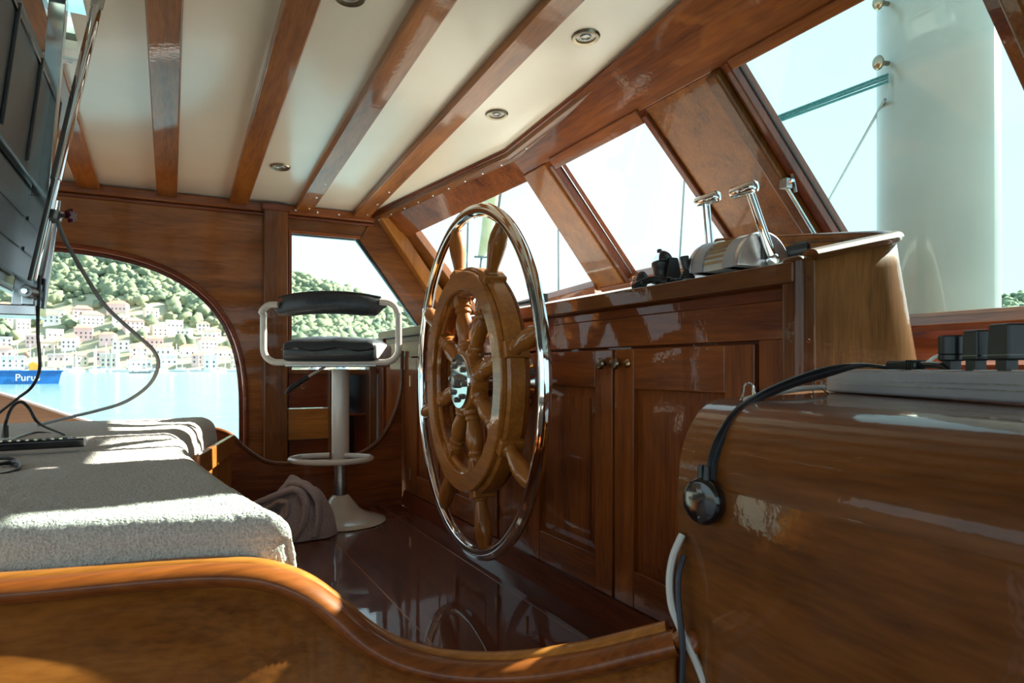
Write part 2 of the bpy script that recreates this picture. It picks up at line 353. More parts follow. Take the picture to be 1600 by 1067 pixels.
MB().box(.452, .578, YW-.05, YW, -.02, ceil_z(YW)-.012).build('pilaster', 'brown_z', wp, bevel=.008)
MB().box(.44, .59, YW-.062, YW, ceil_z(YW)-.05, ceil_z(YW)-.012).build('capital', 'redwood_x', wp, bevel=.006)
MB().box(-2.6, 1.07, YW-.03, YW, ceil_z(YW)-.055, ceil_z(YW)-.004).build('top_moulding', 'mahogany_x', wp, bevel=.008)
MB().box(-2.6, 1.07, YW-.018, YW, ceil_z(YW)-.075, ceil_z(YW)-.058).build('bead_moulding', 'redwood_x', wp, bevel=.005)
for x in (.62, .74, .86): stud((x, YW-.031, ceil_z(YW)-.03), (0,-1,0), wp, .007)
# slanting boards beside the corner window
MB().prism([(.985,YW-.01,1.463), (1.08,YW-.01,1.62), (1.20,YW-.01,1.60), (1.90,YW-.01,.66), (1.575,YW-.01,.66)], (0,.07,0)).build('slanted_board', 'brown_x', wp, bevel=.004)
w4 = thing('window_4', (.9,YW,.7), kind='structure')
MB().prism([(.60,YW+.02,.70), (.60,YW+.02,1.468), (.975,YW+.02,1.468), (1.57,YW+.02,.70)], (0,.006,0)).build('pane', 'pane', w4, smooth=0)
MB().box(.585, .605, YW-.012, YW+.04, .70, 1.47).build('stile', 'mahogany_z', w4, bevel=.004)
MB().box(.585, 1.0, YW-.008, YW+.04, 1.463, 1.485).build('top_rail', 'mahogany_x', w4, bevel=.004)
MB().box(.585, 1.60, YW-.012, YW+.05, .675, .702).build('sill', 'brown_x', w4, bevel=.004)
MB().bar((.972,YW+.015,1.475), (1.575,YW+.015,.69), .03, .018, up=(0,1,0)).build('slanted_stile', 'gloss_black', w4)

# ---- windscreen: raked plane, X = 1.94-.56v, Z = 1.145+.555v
wf = thing('wall_front', (1.9,1.5,1.1), kind='structure')
ND = Vector((.555,0,.56)).normalized()              # outward normal
def wv(y, v, d=0): return Vector((1.94-.56*v, y, 1.145+.555*v)) + ND*d
def wrect(m, y0, y1, v0, v1, d0, d1):
    return m.prism([wv(y0,v0,d0), wv(y1,v0,d0), wv(y1,v1,d0), wv(y0,v1,d0)], ND*(d1-d0))
def wpoly(m, pts, d0, d1): return m.prism([wv(y,v,d0) for y, v in pts], ND*(d1-d0))
CT = lambda y: (ceil_z(y)-1.145)/.555 - .02
wpoly(MB(), [(2.72,CT(2.72)), (2.72,.845), (.74,.845), (.74,CT(.74)), (1.13,CT(1.13))], -.012, .05).build('header_board', 'mahogany_y', wf, bevel=.004)
wpoly(MB(), [(.80,.845), (.80,CT(.80)), (-.50,CT(-.5)), (-.50,.845)], -.012, .05).build('header_board', 'mahogany_y', wf, bevel=.004)
wrect(MB(), 1.525, 1.84, -.62, .845, -.008, .05).build('broad_panel', 'golden_z', wf, bevel=.004)
wpoly(MB(), [(2.525,.845), (2.60,-.05), (2.84,-.05), (2.72,.845)], -.02, .055).build('mullion', 'golden_z', wf, bevel=.006)
wrect(MB(), -.5, .745, -.62, .845, -.008, .05).build('broad_panel', 'golden_z', wf, bevel=.004)
wrect(MB(), 1.53, 2.80, -.22, -.02, -.03, .05).build('sill_beam', 'mahogany_y', wf, bevel=.006)
wrect(MB(), -.5, 1.55, -.76, -.575, -.03, .05).build('sill_board', 'mahogany_y', wf, bevel=.006)
MB().box(2.24, 2.28, -.5, 1.55, -.05, .72).build('lower_board', 'redwood_y', wf, bevel=.006)
def window(n, y0, y1, v0, v1, fr, pane, yl=None):
    w = thing('window_%d' % n, wv((y0+y1)/2, v0), kind='structure'); yl = yl or (y1, y1)    # yl: far edge at bottom / top
    g = lambda s: [(y0, v0), (yl[0], v0), (yl[1], v1), (y0, v1)]
    wpoly(MB(), g(0), .018, .024).build('pane', pane, w, smooth=0)
    q = fr*.9/.79
    wpoly(MB(), [(y0-fr,v0-q), (y0,v0-q), (y0,v1+q), (y0-fr,v1+q)], -.022, .045).build('stile', 'redwood_z', w, bevel=.005)
    wpoly(MB(), [(yl[0],v0-q), (yl[0]+fr,v0-q), (yl[1]+fr,v1+q), (yl[1],v1+q)], -.022, .045).build('stile', 'redwood_z', w, bevel=.005)
    wpoly(MB(), [(y0,v1), (yl[1],v1), (yl[1],.86), (y0,.86)], -.022, .045).build('rail', 'mahogany_y', w, bevel=.005)
    wpoly(MB(), [(y0,v0-q), (yl[0],v0-q), (yl[0],v0), (y0,v0)], -.022, .045).build('rail', 'mahogany_y', w, bevel=.005)
    m = MB()
    for a, b_ in (((y0,v0), (y0,v1)), ((yl[0],v0), (yl[1],v1))): m.tube([wv(*a, .012), wv(*b_, .012)], .004, seg=6)
    m.build('rubber_seal', 'black_plastic', w)
    return w
w2 = window(2, 1.868, 2.50, 0.0, .79, .028, 'pane', (2.55, 2.475))
w3 = window(3, .812, 1.443, -.505, .815, .032, 'green_pane')
wrect(MB(), 1.478, 1.53, -.62, .845, -.045, .03).build('slide_rail', 'brown_z', wf, bevel=.010)
wrect(MB(), .735, .778, -.62, .845, -.045, .03).build('slide_rail', 'brown_z', wf, bevel=.010)
# window stay on the slide rail
st = thing('window_stay', wv(1.47,.30,-.06), 'slim steel stay rod clamped to the frame of the sliding windscreen pane', 'stay rod')
p0 = onp(1228,290, ND, ND.dot(wv(0,0,-.055))); p1 = onp(1283,382, ND, ND.dot(wv(0,0,-.055)))
MB().tube([p0, p1], .0065, seg=10).build('rod', 'steel', st)
MB().box(p0.x-.014, p0.x+.014, p0.y-.014, p0.y+.014, p0.z-.010, p0.z+.022).build('clamp', 'dull_steel', st, bevel=.003)
MB().lathe([(.008,0), (.008,.012), (.004,.016)], p0+Vector((0,-.014,.008)), (0,-1,0), 6).build('clamp_bolt', 'chrome', st)
MB().bar(p0+Vector((.012,-.012,.04)), p0+Vector((.030,-.012,-.02)), .010, .004).build('keeper', 'dull_steel', st)

# ---- angled side facet with window 1
fa, fb, fc = Vector((1.94,2.71,1.145)), Vector((1.38,2.71,1.70)), Vector((1.09,3.86,1.62))
FN = (fb-fa).cross(fc-fa).normalized(); FN = FN if FN.x > 0 else -FN
FK = FN.dot(fa)
fp = lambda px, py: onp(px, py, FN, FK)
w1 = thing('window_1', (1.6,3.3,1.1), kind='structure')
def fpoly(m, pts, d0, d1): return m.prism([Vector(p)+FN*d0 for p in pts], FN*(d1-d0))
TL, TR, BR, BL = fp(648,366), fp(815,288), fp(928,452), fp(745,502)
fpoly(MB(), [TL, TR, BR, BL], .02, .026).build('pane', 'pane', w1, smooth=0)
hd = [fp(590,340), fp(822,233), fp(842,275), fp(640,368)]
fpoly(MB(), hd, -.01, .05).build('header_board', 'mahogany_x', w1, bevel=.005)
fpoly(MB(), [fp(640,335), fp(598,340), fp(690,508), fp(757,508), fp(652,368)], -.004, .045).build('stile', 'brown_z', w1, bevel=.004)
fpoly(MB(), [fp(745,494), fp(930,444), fp(935,470), fp(745,520)], -.02, .045).build('sill', 'mahogany_x', w1, bevel=.004)
a, b_ = Vector((1.075,3.83,1.625)), Vector((1.66,3.83,.82))
MB().bar(a+Vector((.03,0,0)), b_+Vector((.03,0,0)), .075, .085, up=(0,1,0)).build('corner_post', 'teak_z', wf, bevel=.008)
stud(onp(632,348, Vector((0,1,0)), 3.785), (0,-1,0), wf)
# small deck moulding seen outside above window 1
MB().prism([fp(640,372)+FN*.16, fp(835,272)+FN*.16, fp(835,262)+FN*.16, fp(640,360)+FN*.16], FN*.03).build('drip_rail', 'white_paint', cl)

# ---- starboard continuation outside the view keeps the room closed
MB().prism([(1.94,-.5,1.145), (1.38,-.5,1.68), (1.09,-1.62,1.60), (1.5,-1.62,1.05)], (.04,-.02,.04)).build('side_board', 'mahogany_z', wf)
# ---- exterior deck and coachroof in front of the windscreen
dk = MB().box(2.28, 9, -2.5, 5.0, .55, .62).build('fore_deck', 'white_paint'); tag(dk, kind='structure')
sdk = MB().box(-6, 2.3, 3.95, 5.0, -.30, -.22).build('side_deck', 'pale_wood'); tag(sdk, kind='structure')

# ---------------------------------------------------------------- helm console
XC = 1.10
hc = thing('helm_console', (1.3,2.1,0), 'long varnished mahogany helm console with panelled cupboard doors behind the steering wheel', 'console')
MB().box(XC+.02, 1.41, .93, 3.70, 0, .88).build('carcass', 'redwood_y', hc)
MB().box(XC-.004, XC+.03, .915, 3.70, .768, .875).build('apron', 'mahogany_y', hc, bevel=.002)
MB().tube([(XC-.02,.88,.895), (XC-.02,3.70,.895)], 1, prof=[(-.03,-.022), (.012,-.022), (.02,-.012), (.02,.006), (.010,.016), (-.03,.018)]).build('edge_moulding', 'brown_y', hc, bevel=.003)
MB().box(XC-.008, XC+.0, .88, 3.70, .846, .872).build('cove_moulding', 'redwood_y', hc, bevel=.003)
bbd = MB().prism([(XC-.03,.95,0), (XC-.012,.95,.07), (XC+.03,.95,.07), (XC+.03,.95,0)], (0,2.41,0)).build('baseboard_front', 'redwood_y'); tag(bbd, kind='structure')
def cab_door(y0, y1, z0, z1, hinge_far):
    d = MB().box(XC+.004, XC+.02, y0+.004, y1-.004, z0+.004, z1-.004).build('door', 'redwood_z', hc)
    w = .088
    for a, b_ in ((y0+.003, y0+w), (y1-w, y1-.003)): MB().box(XC-.012, XC+.012, a, b_, z0+.003, z1-.003).build('stile', 'mahogany_z', d, bevel=.003)
    for a, b_ in ((z0+.003, z0+w*1.15), (z1-w*1.25, z1-.003)): MB().box(XC-.0115, XC+.012, y0+w, y1-w, a, b_).build('rail', 'mahogany_y', d, bevel=.003)
    a0, a1, c0, c1 = y0+w, y1-w, z0+w*1.15, z1-w*1.25; i = .032; x1, x0 = XC+.004, XC-.006
    m = MB(); o = [(x1,a0,c0), (x1,a1,c0), (x1,a1,c1), (x1,a0,c1)]; p = [(x0,a0+i,c0+i), (x0,a1-i,c0+i), (x0,a1-i,c1-i), (x0,a0+i,c1-i)]
    p2 = [(x0+.004,*q[1:]) for q in p]
    m.add(o+p2+p, [(k, (k+1) % 4, 4+(k+1) % 4, 4+k) for k in range(4)]+[(4+k, 4+(k+1) % 4, 8+(k+1) % 4, 8+k) for k in range(4)]+[(8,9,10,11)])
    m.build('raised_panel', 'mahogany_z', d, smooth=0)
    yh = y1-.002 if hinge_far else y0+.002
    for z in (z0+.10, z1-.12): MB().lathe([(.0055,-.028), (.0055,.028)], (XC-.014, yh, z), (0,0,1), 10).build('hinge', 'brass', d)
    ky = y0+.032 if hinge_far else y1-.032
    k = MB().lathe([(.005,0), (.005,.012), (.0155,.016), (.0165,.020), (.013,.025), (0,.027)], (XC-.012, ky, z1-.042), (-1,0,0), 16).build('latch_knob', 'bronze', d)
    MB().lathe([(.012,0), (.012,.004), (.009,.007), (0,.008)], (XC-.012, ky+(.034 if not hinge_far else -.034)*-1*(1 if hinge_far else 1)*(-1 if hinge_far else 1), z1-.042), (-1,0,0), 16).build('latch_rosette', 'dull_steel' if hinge_far else 'brass', d)
    return d
dz0, dz1 = .072, .764
for y0, y1, hf in ((1.005,1.505,False), (1.51,2.01,True), (2.24,2.74,False), (2.745,3.25,True)): cab_door(y0, y1, dz0, dz1, hf)
for y0, y1 in ((.93,1.002), (2.013,2.237), (3.253,3.70)): MB().box(XC-.006, XC+.02, y0, y1, .06, .768).build('face_frame', 'mahogany_z', hc, bevel=.002)
MB().box(XC-.006, XC+.02, .93, 3.36, .0, .071).build('kick_rail', 'redwood_y', hc)
# sloping white instrument top
MB().prism([(1.082,.93,.9), (1.082,.93,.912), (1.42,.93,.987), (1.42,.93,.9)], (0,.52,0)).prism([(1.082,1.45,.9), (1.082,1.45,.912), (1.50,1.45,1.005), (1.50,1.45,.9)], (0,2.25,0)).prism([(1.50,1.50,.9), (1.50,1.50,1.005), (1.80,1.50,1.065), (1.80,1.50,.9)], (0,2.06,0)).build('instrument_top', 'white_paint', hc, smooth=0)
def dash_z(x): return .912+(x-1.082)*.2225
# steering pedestal plate on the console front, behind the wheel hub
MB().lathe([(.11,0), (.11,.02), (.07,.05), (.055,.14)], (XC-.0,2.045,.668), (-1,0,0), 28).build('steering_boss', 'steel', hc)

# ---------------------------------------------------------------- companionway cowl at the console's near end
def cowl_path(k):           # plan outline from post round the front end and back; k: 0 top, 1 bottom
    f = .125*k
    pts = [(1.10,.885), (1.22+f*.3,.885), (1.33+f*.8,.888), (1.39+f,.905), (1.425+f,.95), (1.44+f,1.02), (1.45+f,1.16), (1.47+f,1.5)]
    return spline([(x, y, 0) for x, y in pts], 6)
tp, bt = cowl_path(0), cowl_path(1)
zt = lambda p: dash_z(p.x)+.008+max(0, p.y-.90)*.13
rows = []
for j in range(9):
    k = j/8; pth = cowl_path(k); rows.append([(p.x, p.y, zt(q)*(1-k)+.55*k) for p, q in zip(pth, tp)])
cw = tag(MB().grid(rows).build('cowl', 'veneer', hc, solid=.012, smooth=60), 'curved veneered cowl closing the near end of the console')
MB().tube([(p.x, p.y-.004 if i < 20 else p.y, zt(p)+.004) for i, p in enumerate(tp)], 1, prof=[(.014*math.cos(q)*1.35, .0125*math.sin(q)) for q in [2*math.pi*i/12 for i in range(12)]]).build('cap_rail', 'brown_x', cw)
MB().box(1.055, 1.105, .868, .915, .0, .925).build('corner_post', 'brown_z', cw, bevel=.012, seg=3)
for z in (.62, .76, .88): MB().lathe([(.006,0), (.005,.0015), (0,.002)], (1.08,.868,z), (0,-1,0), 10).build('plug', 'redwood_x', cw)
MB().prism([(1.10,.895,0), (1.50,.895,0), (1.50,.895,.60), (1.10,.895,.60)], (0,.02,0)).build('lower_panel', 'mahogany_x', cw)

# ---------------------------------------------------------------- near locker with curved top and the curved coaming
BX = lambda y: .612-.10*(.70-y)          # front face runs slightly askew
lk = thing('locker_cabinet', (.75,.2,-.3), 'large varnished brown locker with a rounded top edge carrying the power strip', 'locker')
ZB, ZR, ZT = -.45, .562, .664
def lprof(y):
    x = BX(y); r = ZT-ZR; P = [(x, ZB), (x, ZR-.002), (x+.003, ZR)]
    P += [(x+.003+r*1.15*(1-math.cos(q)), ZR+r*math.sin(q)) for q in [math.pi/2*k/10 for k in range(1, 11)]]
    P += [(1.045, ZT+.004), (1.045, ZB)]
    return [(px_, y+(.36*(px_-x) if y > .5 else 0), z) for px_, z in P]
P0, P1 = lprof(.70), lprof(-.9); n = len(P0)
MB().add([P0[0], P0[1], (*P0[-1][:2], .55), P0[-1], P1[0], P1[1], (*P1[-1][:2], .55), P1[-1]],
         [(0,4,5,1), (0,1,2,3), (4,7,6,5), (3,2,6,7)]).build('body', 'brown_y', lk, smooth=0)
m = MB(); m.add(P0[1:-1]+P1[1:-1], [(i, i+1, n-2+i+1, n-2+i) for i in range(n-3)]+[tuple(range(n-2))]); m.build('rounded_top', 'brown_y', lk, smooth=50)
MB().box(1.045, 1.16, -.9, .85, .62, ZT+.004).build('rear_shelf', 'brown_y', lk)
cm = thing('coaming', (.3,1.0,0), 'sweeping varnished coaming with a rounded cap rail in front of the towelled bench', 'coaming')
RP = [(-260,935,.86), (-120,932,.88), (0,925,.90), (120,915,.925), (250,903,.95), (350,898,.965), (420,904,.97), (480,926,.97), (530,962,.97), (580,1004,.965), (640,1034,.96), (720,1050,.955), (820,1050,.945), (920,1036,.93), (1000,1017,.91), (1058,1003,.895)]
rail = spline([at(a, b_, t=c) for a, b_, c in RP], 6)
rp_ = [(.026*math.cos(q), .0165*math.sin(q)) for q in [2*math.pi*i/14 for i in range(14)]]
MB().tube(rail, 1, prof=rp_).build('cap_rail', 'mahogany_x', cm)
MB().tube([p+Vector((.004,.024,.010)) for p in rail], 1, prof=[(.016*math.cos(q), .010*math.sin(q)) for q in [2*math.pi*i/12 for i in range(12)]]).build('inner_cap', 'teak_x', cm)
MB().grid([[(p.x, p.y+.002, p.z-.008) for p in rail], [(p.x, p.y+.002, -.45) for p in rail]]).build('panel', 'golden_x', cm, solid=.02, smooth=60)

# far coaming with its dip behind the stool
cf = thing('coaming', (.5,3.36,0), 'dipping coaming board with a thin cap rail behind the stool', 'coaming')
YF = 3.37
fr_ = spline([(-.5,YF,.43), (0,YF,.43), (.16,YF,.43), (.246,YF,.401), (.304,YF,.341), (.395,YF,.269), (.473,YF,.249), (.571,YF,.246), (.719,YF,.249), (.82,YF,.262), (.899,YF,.293), (.969,YF,.348), (1.03,YF,.448), (1.068,YF,.557), (1.080,YF,.653), (1.082,YF,.80)], 6)
MB().tube(fr_, .0105, seg=10).build('cap_rail', 'brown_x', cf)
m = MB()
for p, q in zip(fr_, fr_[1:]):
    if q.x-p.x > 1e-4: m.prism([(p.x,YF,-.01), (q.x,YF,-.01), (q.x,YF,q.z), (p.x,YF,p.z)], (0,.02,0))
m.build('panel', 'mahogany_x', cf, smooth=0)
# side locker in the far corner
sl = thing('side_locker', (1.2,3.75,0), 'red-brown corner locker standing behind the coaming next to the console', 'locker')
MB().box(1.08, 1.19, 3.72, 3.86, 0, .885).build('door_leaf', 'redwood_z', sl, bevel=.004)
MB().box(1.195, 1.45, 3.72, 3.86, 0, .885).build('side_leaf', 'mahogany_z', sl, bevel=.004)
MB().box(1.188, 1.20, 3.705, 3.73, 0, .88).build('edge_strip', 'teak_z', sl, bevel=.003)

# ---------------------------------------------------------------- bench: frame, slats, cushions
bn = thing('bench', (-.4,2.0,0), 'wooden bench base with slatted end under the towelling cushions', 'bench')
MB().prism([(-1.0,1.46,0), (-.2,1.18,0), (.10,1.09,0), (.03,1.8,0), (.02,2.52,0), (.18,3.16,0), (.10,3.33,0), (-1.0,3.33,0)], (0,0,.33)).build('base', 'mahogany_x', bn, smooth=0)
a, b_ = Vector((.07,2.50,0)), Vector((.230,3.17,0)); tdir = (b_-a).normalized(); nx = Vector((tdir.y,-tdir.x,0))
def bl(s, off, z): return a+tdir*s+nx*off+Vector((0,0,z))
L_ = (b_-a).length
MB().prism([bl(0,0,.335), bl(L_,0,.335), bl(L_,.022,.335), bl(0,.022,.335)], (0,0,.08)).build('top_board', 'teak_y', bn, bevel=.004)
for s0, s1 in ((.0,.09), (.16,.27), (.36,.50), (.57,L_)):
    MB().prism([bl(s0,-.012,.0), bl(s1,-.012,.0), bl(s1,.010,.0), bl(s0,.010,.0)], (0,0,.336)).build('slat', 'teak_z', bn, bevel=.003)

def cushion(name, quad, zb, zt, r, label, seed, n=(70,60), amp=.004, sag=.0, crease=0):
    # quad: near-left, near-right(list of right edge points near->far), far-left
    left, right = quad; right = [Vector(p) for p in right]; t = thing(name, (left[0].lerp(right[-1], .5).x, (left[0].y+right[-1].y)/2, zb), label, 'cushion')
    nu, nv = n; rgt = spline([Vector(p) for p in right], 10); lft = [left[0].lerp(left[1], k/(len(rgt)-1)) for k in range(len(rgt))]
    def warp(k, nn):              # clusters samples near both ends
        x = k/nn; return .5-.5*math.cos(math.pi*x)
    def edge(E, v):
        q = v*(len(E)-1); i = min(int(q), len(E)-2); return E[i].lerp(E[i+1], q-i)
    rows = []
    Wd = (rgt[0]-lft[0]).length; Ln = (rgt[-1]-rgt[0]).length
    for j in range(nv+1):
        v = warp(j, nv); row = []
        for i in range(nu+1):
            u = warp(i, nu)**.75 if False else warp(i, nu)
            p = edge(lft, v).lerp(edge(rgt, v), u); dd = [u*Wd, (1-u)*Wd, v*Ln, (1-v)*Ln]
            d1 = min(dd[0], dd[1]); d2 = min(dd[2], dd[3])
            e1, e2 = max(0, r-d1), max(0, r-d2); e = min(r, math.hypot(e1, e2))
            h = math.sqrt(max(0, r*r-e*e)); z = zt-r+h
            w = noise.fractal(Vector((p.x*5, p.y*5, seed)), 1.0, 2.0, 3)*amp + noise.noise(Vector((p.x*1.7, p.y*1.7, seed+9)))*amp*1.5 - sag*math.sin(math.pi*u)*math.sin(math.pi*v)
            w += noise.noise(Vector((p.x*170, p.y*170, seed)))*.0018 + noise.noise(Vector((p.x*70, p.y*70, seed)))*.0012 + noise.noise(Vector((p.x*420, p.y*420, seed)))*.0012
            k = min(1, h/r); z += w*k
            # pull plan corners in for round corners
            if e1 > 0 and e2 > 0 and math.hypot(e1, e2) > r:
                s = r/math.hypot(e1, e2); ctr = p
                du = (e1-e1*s)*(1 if dd[0] < dd[1] else -1); dv = (e2-e2*s)*(1 if dd[2] < dd[3] else -1)
                p = p+(rgt[0]-lft[0]).normalized()*du+(rgt[-1]-rgt[0]).normalized()*dv
            row.append(Vector((p.x, p.y, z)))
        rows.append(row)
    m = MB(); m.grid(rows)
    loop = rows[0]+[r_[-1] for r_ in rows[1:]]+rows[-1][-2::-1]+[r_[0] for r_ in rows[-2:0:-1]]
    ctr = sum(loop, Vector())/len(loop); sk = []
    for z, o_ in ((1,0), (.75,.006), (.5,.009), (.25,.006), (0,-.004)):
        ring = []
        for p in loop:
            dirn = Vector((p.x-ctr.x, p.y-ctr.y, 0)).normalized()
            zz = zb+(p.z-zb)*z; q = p+dirn*(o_+noise.noise(Vector((p.x*9, p.y*9, zz*14+seed)))*.005*(1-z*z) + noise.noise(Vector((p.x*300, p.y*300, zz*300)))*.0018*(0 if z == 1 else 1)); ring.append(Vector((q.x, q.y, zz)))
        sk.append(ring+[ring[0]])
    fine = []
    for A_, B_ in zip(sk, sk[1:]):
        for k in range(5):
            f = k/5
            fine.append([a_.lerp(b2, f)+Vector((noise.noise(a_*260+Vector((f*31,0,0))), noise.noise(b2*260+Vector((0,f*37,0))), 0))*.0016*(1 if fine else 0) for a_, b2 in zip(A_, B_)])
    fine.append(sk[-1])
    for row in fine: row[-1] = row[0].copy()
    m.grid(fine); m.add(sk[-1][:-1], [tuple(range(len(loop)))])
    m.build('towelling_cover', 'terry', t, smooth=0 or 80)
    return t
V = Vector
cushion('bench_cushion', ((V((-1.0,1.41,0)), V((-1.0,2.35,0))), [(.172,1.058,0), (.135,1.25,0), (.095,1.55,0), (.065,1.85,0), (.050,2.10,0), (.05,2.35,0)]), .345, .492, .045,
        'beige towelling bench cushion with the sunlit edge nearest the coaming', 3.3, n=(300,170))
cushion('bench_cushion', ((V((-1.0,2.37,0)), V((-1.0,3.20,0))), [(.03,2.37,0), (.055,2.6,0), (.10,2.8,0), (.185,3.20,0)]), .36, .497, .055,
        'beige towelling bench cushion beside the arched opening and the slatted bench end', 8.1, n=(150,90))

# remote control
rc = thing('remote_control', (0,0,0), 'long black remote control lying on the towelling cushion', 'remote')
e0 = at(133,697,Z=.500); e1 = e0+Vector((-.235,-.03,0)); td = (e1-e0).normalized(); sdv = Vector((-td.y, td.x, 0))
rc.location = (e0+e1)/2
bpy.context.view_layer.update()
MB().prism([e0-sdv*.024+V((0,0,.0)), e0+sdv*.024, e1+sdv*.024, e1-sdv*.024], (0,0,.024)).build('case', 'gloss_black', rc, bevel=.006, seg=3)
MB().prism([e0-sdv*.0245+td*-.001+V((0,0,.004)), e0+sdv*.0245+td*-.001+V((0,0,.004)), e0+sdv*.0245+td*.004+V((0,0,.004)), e0-sdv*.0245+td*.004+V((0,0,.004))], (0,0,.019)).build('end_window', 'dull_steel', rc)
bt_ = MB().box(-.005,.005,-.004,.004,0,.003).build('button', 'black_plastic', rc, world=False, bevel=.001); first = True
for i in range(9):
    for j in (-1,0,1):
        p = e0+td*(.045+i*.018)+sdv*j*.014+V((0,0,.0235)); Mx = Matrix.Translation(p-rc.location)
        if first: bt_.matrix_basis = Mx; first = False
        else: clone(bt_, rc, Mx)
dpad = MB().lathe([(.010,0), (.010,.003), (.005,.003), (.005,.0045), (0,.0045)], e0+td*.03+V((0,0,.0235)), (0,0,1), 16).build('navigation_pad', 'dull_steel', rc)

# ---------------------------------------------------------------- steering wheel
swl = thing('steering_wheel', (.88,2.02,.667), "large ship's steering wheel with turned wooden spokes and a polished steel outer ring", 'steering wheel', rz=math.radians(-3.3))
R0 = .553; XA = V((-1,0,0))
def wc(a, r, x=0): return V((x, -r*math.sin(a), r*math.cos(a)))     # a from the top, towards the near side; local frame
NS = 120
prof = []
for q in [2*math.pi*i/28 for i in range(28)]:
    k = 1+.055*math.cos(9*q); prof.append((.021*math.cos(q)*k, .0175*math.sin(q)*k))
MB().tube([wc(2*math.pi*i/NS, R0) for i in range(NS)], 1, closed=True, prof=prof, up=(1,0,0)).build('outer_ring', 'chrome', swl, world=False, smooth=50)
def felloe(name, r0, r1, x0, x1, mat, ch=.006):
    pr = [(r0+ch,x0), (r1-ch,x0), (r1,x0+ch), (r1,x1-ch), (r1-ch,x1), (r0+ch,x1), (r0,x1-ch), (r0,x0+ch)]
    m = MB(); n = len(pr)
    m.add([wc(2*math.pi*i/NS, r, x) for i in range(NS) for r, x in pr], [(i*n+k, i*n+(k+1) % n, ((i+1) % NS)*n+(k+1) % n, ((i+1) % NS)*n+k) for i in range(NS) for k in range(n)])
    return m.build(name, mat, swl, world=False, smooth=30)
felloe('felloe', .285, .372, -.022, .038, 'teak_y', .008)
felloe('front_facing_ring', .297, .360, -.040, -.020, 'teak_y', .004)
felloe('rear_facing_ring', .292, .366, .036, .050, 'mahogany_y', .004)
felloe('inner_bead', .279, .290, -.016, .016, 'mahogany_y', .004)
sp_prof = [(.018,.085), (.021,.095), (.025,.10), (.025,.112), (.019,.118), (.022,.124), (.022,.130), (.018,.136), (.020,.15), (.0245,.18), (.024,.205), (.020,.225), (.018,.232), (.023,.238), (.023,.246), (.019,.252), (.0235,.258), (.0235,.29)]
hd_prof = [(.0205,.368), (.0205,.374), (.017,.378), (.020,.382), (.020,.388), (.0165,.393), (.018,.41), (.0235,.45), (.0255,.475), (.024,.50), (.019,.525), (.014,.537)]
sp0 = hn0 = bk0 = None
for k in range(8):
    ang = math.radians(30+45*k); R_ = Matrix.Rotation(ang, 4, 'X')
    if k == 0:
        sp0 = MB().lathe([(r*1.2, h) for r, h in sp_prof], seg=20).build('spoke', 'teak_z', swl, world=False); hn0 = MB().lathe([(r*1.12, h) for r, h in hd_prof], seg=20).build('handle', 'teak_z', swl, world=False)
        bk0 = MB().box(-.030,.045,-.026,.026,.352,.383).build('spoke_block', 'teak_y', swl, world=False, bevel=.005); bk1 = MB().box(-.026,.026,-.024,.024,.262,.300).build('spoke_collar', 'teak_y', swl, world=False, bevel=.005)
        sp0.matrix_basis = hn0.matrix_basis = bk0.matrix_basis = bk1.matrix_basis = R_
    else:
        for o in (sp0, hn0, bk0, bk1): clone(o, swl, R_)
MB().lathe([(.10,-.030), (.104,-.024), (.104,.022), (.10,.03)], ax=(1,0,0), seg=16).build('hub', 'teak_y', swl, world=False, bevel=.004)
MB().lathe([(.0,-.040), (.088,-.040), (.091,-.036), (.091,-.028)], ax=(1,0,0), seg=40).build('hub_plate', 'chrome', swl, world=False)
bo0 = None
for k in range(8):
    ang = math.radians(7.5+45*k); p = wc(ang, .062, -.040)
    if bo0 is None:
        bo0 = MB().lathe([(.0095,0), (.0095,-.008), (.006,-.012), (0,-.012)], ax=(1,0,0), seg=6).build('hub_bolt', 'dull_steel', swl, world=False); bo0.matrix_basis = Matrix.Translation(p)
    else: clone(bo0, swl, Matrix.Translation(p))
MB().lathe([(.024,-.040), (.024,-.050), (.018,-.060), (.010,-.062), (0,-.062)], ax=(1,0,0), seg=6).build('centre_nut', 'dull_steel', swl, world=False)
MB().lathe([(.03,.03), (.03,.077)], ax=(1,0,0), seg=20).build('shaft', 'steel', swl, world=False)

# ---------------------------------------------------------------- helm stool
sc_ = at(533,820,Z=0); SX, SY = .700, 3.10
stl = thing('helm_stool', (SX,SY,0), 'white pedestal helm stool with dark padded seat and backrest beside the far coaming', 'stool', rz=-TH)
MB().lathe([(0,0), (.203,0), (.207,.004), (.203,.010), (.17,.018), (.12,.036), (.085,.062), (.062,.092), (.045,.115), (.034,.125), (0,.127)], seg=40).build('base', 'enamel', stl, world=False, smooth=60)
MB().lathe([(.030,.12), (.030,.19), (.027,.20), (.027,.30)], seg=20).build('gas_column', 'dull_steel', stl, world=False)
MB().lathe([(.0385,.275), (.040,.28), (.040,.70), (.0385,.705)], seg=28).build('sleeve', 'enamel', stl, world=False)
fr2 = [V((-.045,-.02,.31))]+[V((-.015+.178*math.cos(q), -.10+.135*math.sin(q)*1.0-.0, .305)) for q in [math.radians(150+240*i/28) for i in range(29)]]+[V((.02,-.02,.31))]
MB().tube(fr2, .0125, seg=10).build('footrest', 'enamel', stl, world=False)
